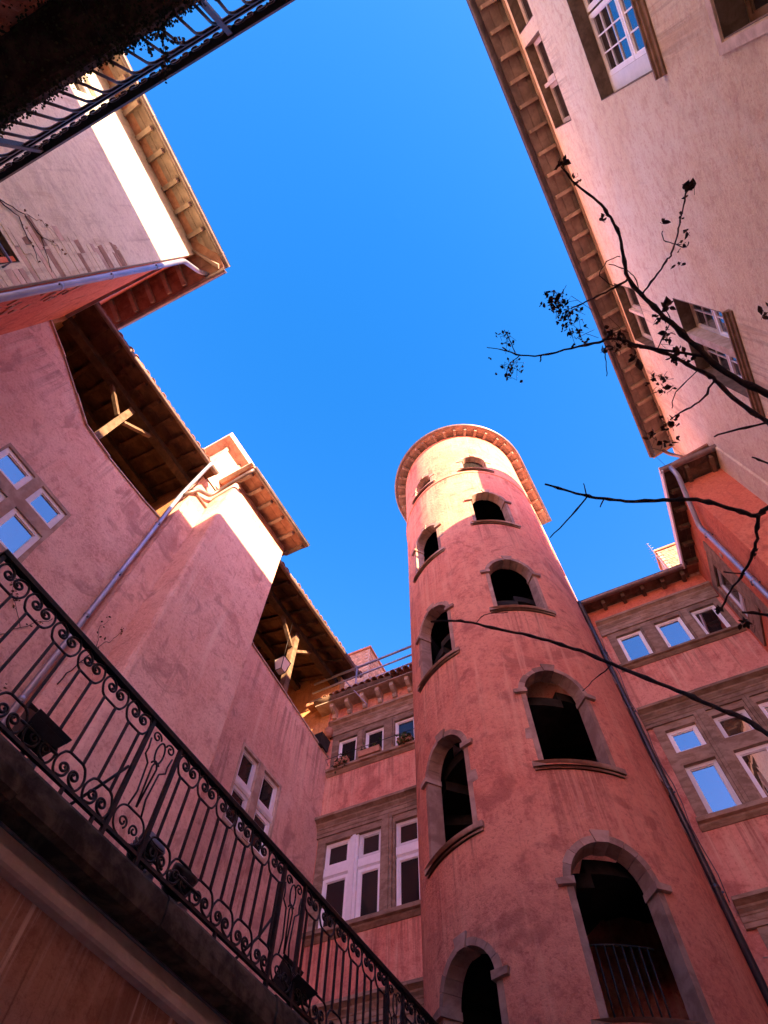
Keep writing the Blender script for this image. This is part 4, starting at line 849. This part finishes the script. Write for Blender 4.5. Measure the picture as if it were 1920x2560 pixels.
creeper('creeper', FN, [[(1.2, 5.4), (1.6, 6.3), (1.9, 7.2), (2.2, 7.9), (2.5, 8.5)], [(1.9, 7.2), (1.5, 7.5), (1.2, 7.4)], [(1.6, 6.3), (2.1, 6.5), (2.6, 6.9)], [(2.2, 7.9), (1.8, 8.2), (1.5, 8.6)], [(1.2, 5.4), (.7, 6.2), (.5, 7.2)], [(.9, 6.4), (1.3, 6.9)]], 'sparse withered creeper on the pink wall behind the terrace railing', 'brownleaf', 5, 26, .075)
FC = Frame((-7.5, 0, 0), (0, 1, 0), (1, 0, 0))
creeper('creeper', FC, [[(3.1, 7.4), (3.2, 8.0), (3.3, 8.5), (3.45, 8.9)], [(3.2, 8.0), (3.42, 8.2), (3.5, 8.0)], [(3.3, 8.5), (3.12, 8.8), (3.2, 9.2)], [(3.45, 8.9), (3.5, 9.3)]], 'dry creeper twigs on the narrow return of the chimney bay', 'brownleaf', 6, 8, .06)
random.seed(21)
VINE=[
  [(1.039,1.320,2.403,0.0139),(0.996,1.275,2.501,0.0134),(0.938,1.204,2.614,0.0127),(0.898,1.111,2.722,0.0118),(0.876,1.006,2.836,0.0110),(0.851,0.911,2.948,0.0102),(0.831,0.823,3.055,0.0094),(0.826,0.745,3.138,0.0088),(0.860,0.658,3.216,0.0080),(0.899,0.554,3.298,0.0071),(0.898,0.476,3.356,0.0064),(0.887,0.409,3.401,0.0058),(0.842,0.295,3.474,0.0048),(0.826,0.225,3.505,0.0042),(0.819,0.190,3.519,0.0039)],
  [(0.824,0.815,3.020,0.0045),(0.903,0.778,3.033,0.0042),(0.972,0.741,3.046,0.0039),(1.012,0.725,3.068,0.0037),(1.077,0.685,3.139,0.0035),(1.144,0.642,3.224,0.0033),(1.220,0.569,3.294,0.0029),(1.244,0.542,3.299,0.0028)],
  [(0.948,1.395,2.273,0.0097),(0.928,1.344,2.406,0.0094),(0.897,1.275,2.540,0.0089),(0.883,1.215,2.635,0.0085),(0.878,1.181,2.686,0.0082),(0.847,1.141,2.774,0.0079),(0.819,1.096,2.870,0.0075),(0.780,1.063,2.964,0.0072),(0.736,1.033,3.058,0.0069),(0.706,1.003,3.130,0.0066),(0.654,0.986,3.210,0.0062),(0.623,0.993,3.245,0.0061),(0.508,0.987,3.367,0.0054),(0.369,0.980,3.477,0.0046),(0.256,0.925,3.564,0.0038),(0.209,0.873,3.608,0.0034)],
  [(0.901,1.115,2.730,0.0060),(0.854,1.082,2.766,0.0058),(0.801,1.065,2.909,0.0058),(0.739,1.031,3.064,0.0057)],
  [(0.813,0.739,3.096,0.0055),(0.743,0.752,3.102,0.0048),(0.681,0.764,3.185,0.0042),(0.629,0.791,3.302,0.0036),(0.576,0.790,3.326,0.0030)],
  [(0.861,1.166,2.606,0.0050),(0.801,1.230,2.621,0.0041),(0.761,1.302,2.749,0.0035),(0.700,1.355,2.831,0.0028)],
  [(0.908,1.310,2.339,0.0046),(0.830,1.335,2.439,0.0039),(0.776,1.385,2.563,0.0034)],
  [(0.825,1.498,2.127,0.0095),(0.756,1.554,2.187,0.0092),(0.720,1.583,2.210,0.0090),(0.674,1.571,2.286,0.0087),(0.620,1.554,2.385,0.0084),(0.564,1.554,2.475,0.0081),(0.497,1.571,2.567,0.0078),(0.376,1.595,2.734,0.0072),(0.300,1.589,2.838,0.0068),(0.238,1.578,2.909,0.0064),(0.152,1.535,3.007,0.0058),(0.080,1.495,3.071,0.0053)],
  [(0.237,1.572,2.898,0.0040),(0.125,1.636,2.909,0.0036),(-0.019,1.707,2.915,0.0031)],
  [(0.237,1.572,2.898,0.0040),(0.249,1.520,2.950,0.0020)],
  [(0.709,1.546,2.160,0.0068),(0.678,1.608,2.146,0.0062),(0.639,1.682,2.133,0.0055),(0.596,1.775,2.171,0.0049),(0.540,1.890,2.231,0.0042),(0.473,1.967,2.236,0.0034)],
  [(0.533,1.753,2.189,0.0032),(0.587,1.755,2.130,0.0023)],
  [(0.631,1.906,1.959,0.0067),(0.588,1.907,2.044,0.0058),(0.521,1.899,2.103,0.0047)],
  [(0.391,2.042,1.568,0.0086),(0.356,2.071,1.689,0.0086),(0.329,2.086,1.788,0.0087),(0.279,2.112,1.888,0.0087),(0.213,2.142,2.023,0.0087),(0.121,2.175,2.201,0.0086),(-0.021,2.207,2.443,0.0085),(-0.132,2.206,2.618,0.0083),(-0.239,2.199,2.741,0.0080),(-0.350,2.178,2.855,0.0077),(-0.496,2.148,2.966,0.0073),(-0.638,2.097,3.069,0.0068),(-0.755,2.066,3.129,0.0064),(-0.873,2.046,3.172,0.0061)],
  [(-0.599,2.052,2.978,0.0023),(-0.545,2.066,3.042,0.0021),(-0.414,2.103,3.022,0.0017)],
  [(-0.021,2.192,2.426,0.0029),(-0.119,2.278,2.476,0.0024),(-0.200,2.260,2.410,0.0019)],
  [(0.834,1.408,2.153,0.0043),(0.819,1.404,2.232,0.0037),(0.794,1.381,2.281,0.0030)],
  [(0.774,0.771,3.152,0.0019),(0.713,0.675,3.132,0.0015),(0.780,0.648,3.207,0.0012),(0.840,0.650,3.195,0.0009)],
  [(0.844,0.836,3.117,0.0019),(0.842,0.744,3.102,0.0015),(0.834,0.708,3.211,0.0012),(0.794,0.669,3.255,0.0010)],
  [(0.256,0.925,3.563,0.0028),(0.258,0.840,3.555,0.0018),(0.257,0.790,3.624,0.0011)],
  [(0.256,0.925,3.563,0.0028),(0.181,0.856,3.571,0.0018),(0.129,0.827,3.623,0.0011)],
  [(0.273,0.943,3.557,0.0028),(0.189,0.960,3.534,0.0018),(0.159,1.029,3.570,0.0011)],
  [(0.838,1.131,2.686,0.0021),(0.733,1.185,2.704,0.0019),(0.694,1.248,2.712,0.0018)],
  [(0.766,1.053,2.906,0.0027),(0.807,0.986,2.860,0.0023),(0.876,0.959,2.939,0.0020),(0.875,0.903,2.960,0.0018)],
  [(0.370,0.982,3.485,0.0044),(0.351,1.001,3.459,0.0033)],
  [(0.301,1.598,2.855,0.0039),(0.265,1.641,2.870,0.0030)],
  [(1.062,0.708,3.158,0.0018),(1.040,0.682,3.191,0.0016),(1.038,0.638,3.172,0.0014)],
  [(1.062,0.708,3.158,0.0018),(1.110,0.756,3.180,0.0016),(1.114,0.730,3.126,0.0014)],
  [(0.637,0.991,3.195,0.0015),(0.608,1.085,3.195,0.0012),(0.577,1.131,3.130,0.0010)],
]
VLEAF=[(0.816,0.186,3.501,0.021,5,0.031),(0.830,0.280,3.440,0.021,4,0.023),(0.874,0.484,3.354,0.023,5,0.023),(1.240,0.544,3.282,0.028,6,0.033),(1.053,0.610,3.196,0.012,1,0.033),(1.161,0.715,3.224,0.013,1,0.041),(1.152,0.638,3.243,0.011,2,0.022),(0.530,0.732,3.330,0.050,42,0.022),(0.545,0.835,3.303,0.055,34,0.022),(0.556,0.926,3.277,0.049,16,0.022),(0.667,0.968,3.084,0.050,26,0.025),(0.702,1.057,2.992,0.015,3,0.041),(0.610,1.027,3.183,0.012,2,0.040),(0.834,1.008,2.920,0.023,7,0.025),(0.811,1.063,2.797,0.033,14,0.026),(0.705,1.136,2.797,0.032,12,0.023),(0.708,1.192,2.773,0.021,5,0.028),(0.676,1.340,2.769,0.036,12,0.025),(0.632,1.396,2.809,0.041,8,0.033),(0.210,1.002,3.556,0.059,20,0.020),(0.223,0.829,3.599,0.058,14,0.018),(0.898,0.902,2.936,0.025,3,0.043),(0.848,0.934,2.941,0.029,6,0.025),(1.075,0.969,2.513,0.021,7,0.024),(0.520,0.711,3.387,0.027,8,0.025),(0.521,1.947,2.085,0.025,7,0.022),(0.467,1.953,2.229,0.015,5,0.020),(0.631,1.658,2.101,0.008,2,0.015),(0.163,1.014,3.555,0.016,4,0.016),(1.098,0.733,3.187,0.018,4,0.020),(1.031,0.775,3.038,0.016,3,0.018)]

vine = thing('vine', (2.5, 2.2, -1.5), 'bare dark vine with shrivelled leaves reaching across the rose house', 'vine')
def smooth(P):
    out = []
    for i in range(len(P)-1):
        p0, p1, p2, p3 = P[max(i-1, 0)], P[i], P[i+1], P[min(i+2, len(P)-1)]
        for k in range(4):
            t = k/4; out.append(tuple(.5*((2*p1[j])+(-p0[j]+p2[j])*t+(2*p0[j]-5*p1[j]+4*p2[j]-p3[j])*t*t+(-p0[j]+3*p1[j]-3*p2[j]+p3[j])*t**3) for j in range(4)))
    return out+[P[-1]]
ROOTS = {0: (1.75, 1.9, 1.7), 2: (1.75, 1.9, 1.6), 7: (1.75, 2.0, 1.5), 12: (1.75, 2.2, 1.2), 13: (1.8, 2.3, .9), 16: (1.75, 1.95, 1.55)}
mb = MB(); mb.tube([(2.5, 2.3, -1.5), (2.45, 2.25, -.6), (2.2, 2.3, .3), (1.9, 2.2, 1.0), (1.75, 1.95, 1.65)], [.045, .04, .034, .028, .02], 9); mb.build('trunk', M['bark'], vine)
for i, P in enumerate(VINE):
    Q = smooth(P)
    if i in ROOTS: r0 = Q[0]; Q = [(*ROOTS[i], r0[3]*1.3), tuple((ROOTS[i][j]+r0[j])/2+.03 for j in range(3))+(r0[3]*1.15,)]+Q
    n = len(Q); rad = [max(.0022, q[3]*random.uniform(.9, 1.12)) for q in Q]
    for k in range(3, n-2, 5): rad[k] *= random.uniform(1.25, 1.5)         # knots
    mb = MB(); mb.tube([Vector(q[:3])+rv(.0018) for q in Q], rad, 7); mb.build('branch', M['bark'], vine)
lm = MB()
for x, y, z, sp, n, sz in VLEAF:
    c = Vector((x, y, z))
    for _ in range(n):
        p = c+Vector((random.gauss(0, sp*.6), random.gauss(0, sp*.6), random.gauss(0, sp*.6)))
        leaf_mesh(lm, p, rv(), rv().normalized(), sz*random.uniform(.8, 1.5)); leaf_mesh(lm, p, rv(), rv().normalized(), sz*random.uniform(.5, 1.1))
    for _ in range(max(1, n//3)):
        p = c+rv(sp*.5); mb2 = [p, p+rv(sp*.5), p+rv(sp*.8)]; lm.tube(mb2, .0012, 4)
lm.build('leaves', M['dryleaf'], vine, False)

# ------------------------------------------------------------------ small things
# lantern in the far gallery
lan = thing('lantern', (XL-.02, 7.95, 12.9), 'square white glazed lantern hanging beside the far gallery post', 'lantern')
lx, ly_ = XL+.06, 7.9
mb = MB(); mb.hexa([(lx-.09, ly_-.09, 12.98), (lx+.09, ly_-.09, 12.98), (lx+.09, ly_+.09, 12.98), (lx-.09, ly_+.09, 12.98), (lx-.15, ly_-.15, 13.36), (lx+.15, ly_-.15, 13.36), (lx+.15, ly_+.15, 13.36), (lx-.15, ly_+.15, 13.36)]); mb.build('glass', M['amber'], lan)
mb = MB()
for a, b in ((-1, -1), (1, -1), (1, 1), (-1, 1)): mb.tube([(lx+a*.092, ly_+b*.092, 12.97), (lx+a*.153, ly_+b*.153, 13.37)], .012, 5)
for z, h in ((12.97, .094), (13.37, .155)): mb.tube([(lx-h, ly_-h, z), (lx+h, ly_-h, z), (lx+h, ly_+h, z), (lx-h, ly_+h, z), (lx-h, ly_-h, z)], .012, 5)
mb.build('frame', M['iron'], lan)
mb = MB(); mb.add([(lx-.17, ly_-.17, 13.375), (lx+.17, ly_-.17, 13.375), (lx+.17, ly_+.17, 13.375), (lx-.17, ly_+.17, 13.375), (lx, ly_, 13.55)], [(0, 1, 4), (1, 2, 4), (2, 3, 4), (3, 0, 4), (3, 2, 1, 0)]); mb.tube([(lx, ly_, 13.54), (lx, ly_, 15.2)], .006, 5); mb.build('cap', M['iron'], lan)
# flower boxes on the rear house's upper left sill
def flower_box(s0, s1, label, nl, hang, gmat='green', boxmat='terracotta'):
    t = thing('flower_box', FB.p((s0+s1)/2, .16, 11.82), label, 'flower box', 'flower boxes on the upper sill')
    mb = MB(); FB.profile(mb, s0, s1, [(.03, 11.825), (.17, 11.825), (.20, 11.98), (.03, 11.98)]); mb.build('box', M[boxmat], t)
    lm = MB()
    for _ in range(nl):
        p = FB.p(random.uniform(s0, s1), random.uniform(.05, .24), 12.0-hang*random.random()+abs(random.gauss(0, .05))); leaf_mesh(lm, p, rv(), UP, random.uniform(.04, .08))
    tag(lm.build('plant', M[gmat], t, False), kind='stuff')
flower_box(-6.78, -6.42, 'small flower box with dark trailing plant by the inner corner', 150, .32, 'ivy')
flower_box(-6.1, -5.5, 'terracotta flower box under the middle light left of the tower', 26, .02)
flower_box(-5.0, -4.62, 'flower box with bushy plant next to the tower wall', 240, .26)
pl = thing('planter', (XL+.1, 10.2, 12.35), 'black planter box on the gallery parapet in the inner corner', 'planter')
mb = MB(); mb.hexa([(XL-.2, 10.0, 12.36), (XL+.08, 10.0, 12.36), (XL+.08, 10.36, 12.34), (XL-.2, 10.36, 12.34), (XL-.24, 9.97, 12.72), (XL+.12, 9.97, 12.72), (XL+.12, 10.38, 12.7), (XL-.24, 10.38, 12.7)]); mb.build('tub', M['lampblack'], pl)
mb = MB(); mb.box((XL-.2, 10.0, 12.68), (XL+.08, 10.35, 12.73)); mb.build('soil', M['mossy'], pl)
pt = thing('flower_pot', FB.p(-7.1, .3, 12.9), 'small round sunlit clay pot in the inner corner', 'flower pot')
mb = MB(); mb.tube([FB.p(-7.08, .18, 12.88), FB.p(-7.08, .18, 12.95), FB.p(-7.08, .18, 13.05), FB.p(-7.08, .18, 13.12), FB.p(-7.08, .18, 13.16)], [.06, .10, .125, .11, .12], 16); mb.build('pot', M['terracotta'], pt)
mb = MB(); mb.tube([FB.p(-7.08, -.03, 12.97), FB.p(-7.08, .08, 12.97)], .02, 6); mb.build('pot_holder', M['iron'], pt)
# steel guard rail on the rear roof left of the tower
rr = thing('roof_railing', at_b(-6, 10.7, 14.3), 'pale steel three-bar guard rail on the low roof left of the tower', 'railing')
for z, r_ in ((15.32, .038), (14.92, .03), (14.55, .03)):
    mb = MB(); mb.tube([at_b(-7.75, 10.7, z-.1), at_b(-4.1, 10.7, z+.02)], r_, 8); mb.build('bar', M['steel'], rr)
for s in (-6.28, -4.3):
    mb = MB(); mb.tube([at_b(s, 10.7, 14.1), at_b(s, 10.7, 15.34)], .025, 8); mb.build('post', M['steel'], rr)
mb = MB(); mb.tube([at_b(-6.6, 10.62, 14.75), at_b(-5.78, 10.55, 13.3)], .015, 6); mb.build('stay', M['steel'], rr)
# chimneys on the roofs behind
def brick_stack(name, F, s0, s1, n0, n1, z0, z1, label, bw=.22, bh=.075, mat='brick', faces=('n', 's')):
    t = thing(name, F.p((s0+s1)/2, (n0+n1)/2, z0), label, 'chimney')
    mb = MB(); F.box(mb, s0+.012, s1-.012, n0+.012, n1-.012, z0, z1); mb.build('core', M['mortar'], t)
    pr = MB(); L = Frame((0, 0, 0), F.S, F.N); L.box(pr, 0, bw-.014, -.03, 0, 0, bh-.014); me = pr.mesh('brick', M[mat])
    pr = MB(); L.box(pr, -.03, 0, 0, bw-.014, 0, bh-.014); mf = pr.mesh('brick', M[mat])
    r_ = 0; z = z1-bh
    while z > z0:
        off = (r_ % 2)*bw/2
        s = s0-off
        while s < s1-.02:
            a = max(s, s0); b = min(s+bw, s1)
            if b-a > .06: inst(me, 'brick', t, F.p(a, n1+random.uniform(0, .006), z), scale=None if b-a > bw-.01 else None) if b-a > bw-.01 else None
            s += bw
        s = n0-off
        while s < n1-.02:
            if s >= n0 and s+bw <= n1+.01: inst(mf, 'brick', t, F.p(s1+random.uniform(0, .006), s, z))
            s += bw
        z -= bh; r_ += 1
        if r_ > 24: break
    mb = MB(); F.box(mb, s0-.05, s1+.05, n0-.05, n1+.05, z1+.004, z1+.08); mb.build('coping', M['terracotta'], t)
    return t
FK = Frame(NB*12.2, TB, -NB)
brick_stack('chimney', FK, -7.62, -6.70, -3.0, 0, 14.6, 18.25, 'long grey brick chimney stack rising behind the far gallery roof', .25, .085)
FK2 = Frame(NB*12.5, TB, -NB)
cs = brick_stack('chimney', FK2, 3.48, 4.6, -.7, 0, 14.6, 18.05, 'sunlit buff brick chimney seen above the right rear roof', .24, .085)
an = thing('antenna', at_b(3.38, 12.4, 15), 'thin television antenna mast next to the sunlit chimney', 'antenna')
mb = MB(); mb.tube([at_b(3.38, 12.4, 15), at_b(3.38, 12.4, 18.55)], .012, 6); mb.build('mast', M['zinc'], an)
for k in range(8):
    mb = MB(); z = 18.5-.16*k; h = .06+.016*k; mb.tube([at_b(3.38-h, 12.4, z), at_b(3.38+h, 12.4, z+.02)], .005, 5); mb.build('rod', M['zinc'], an)
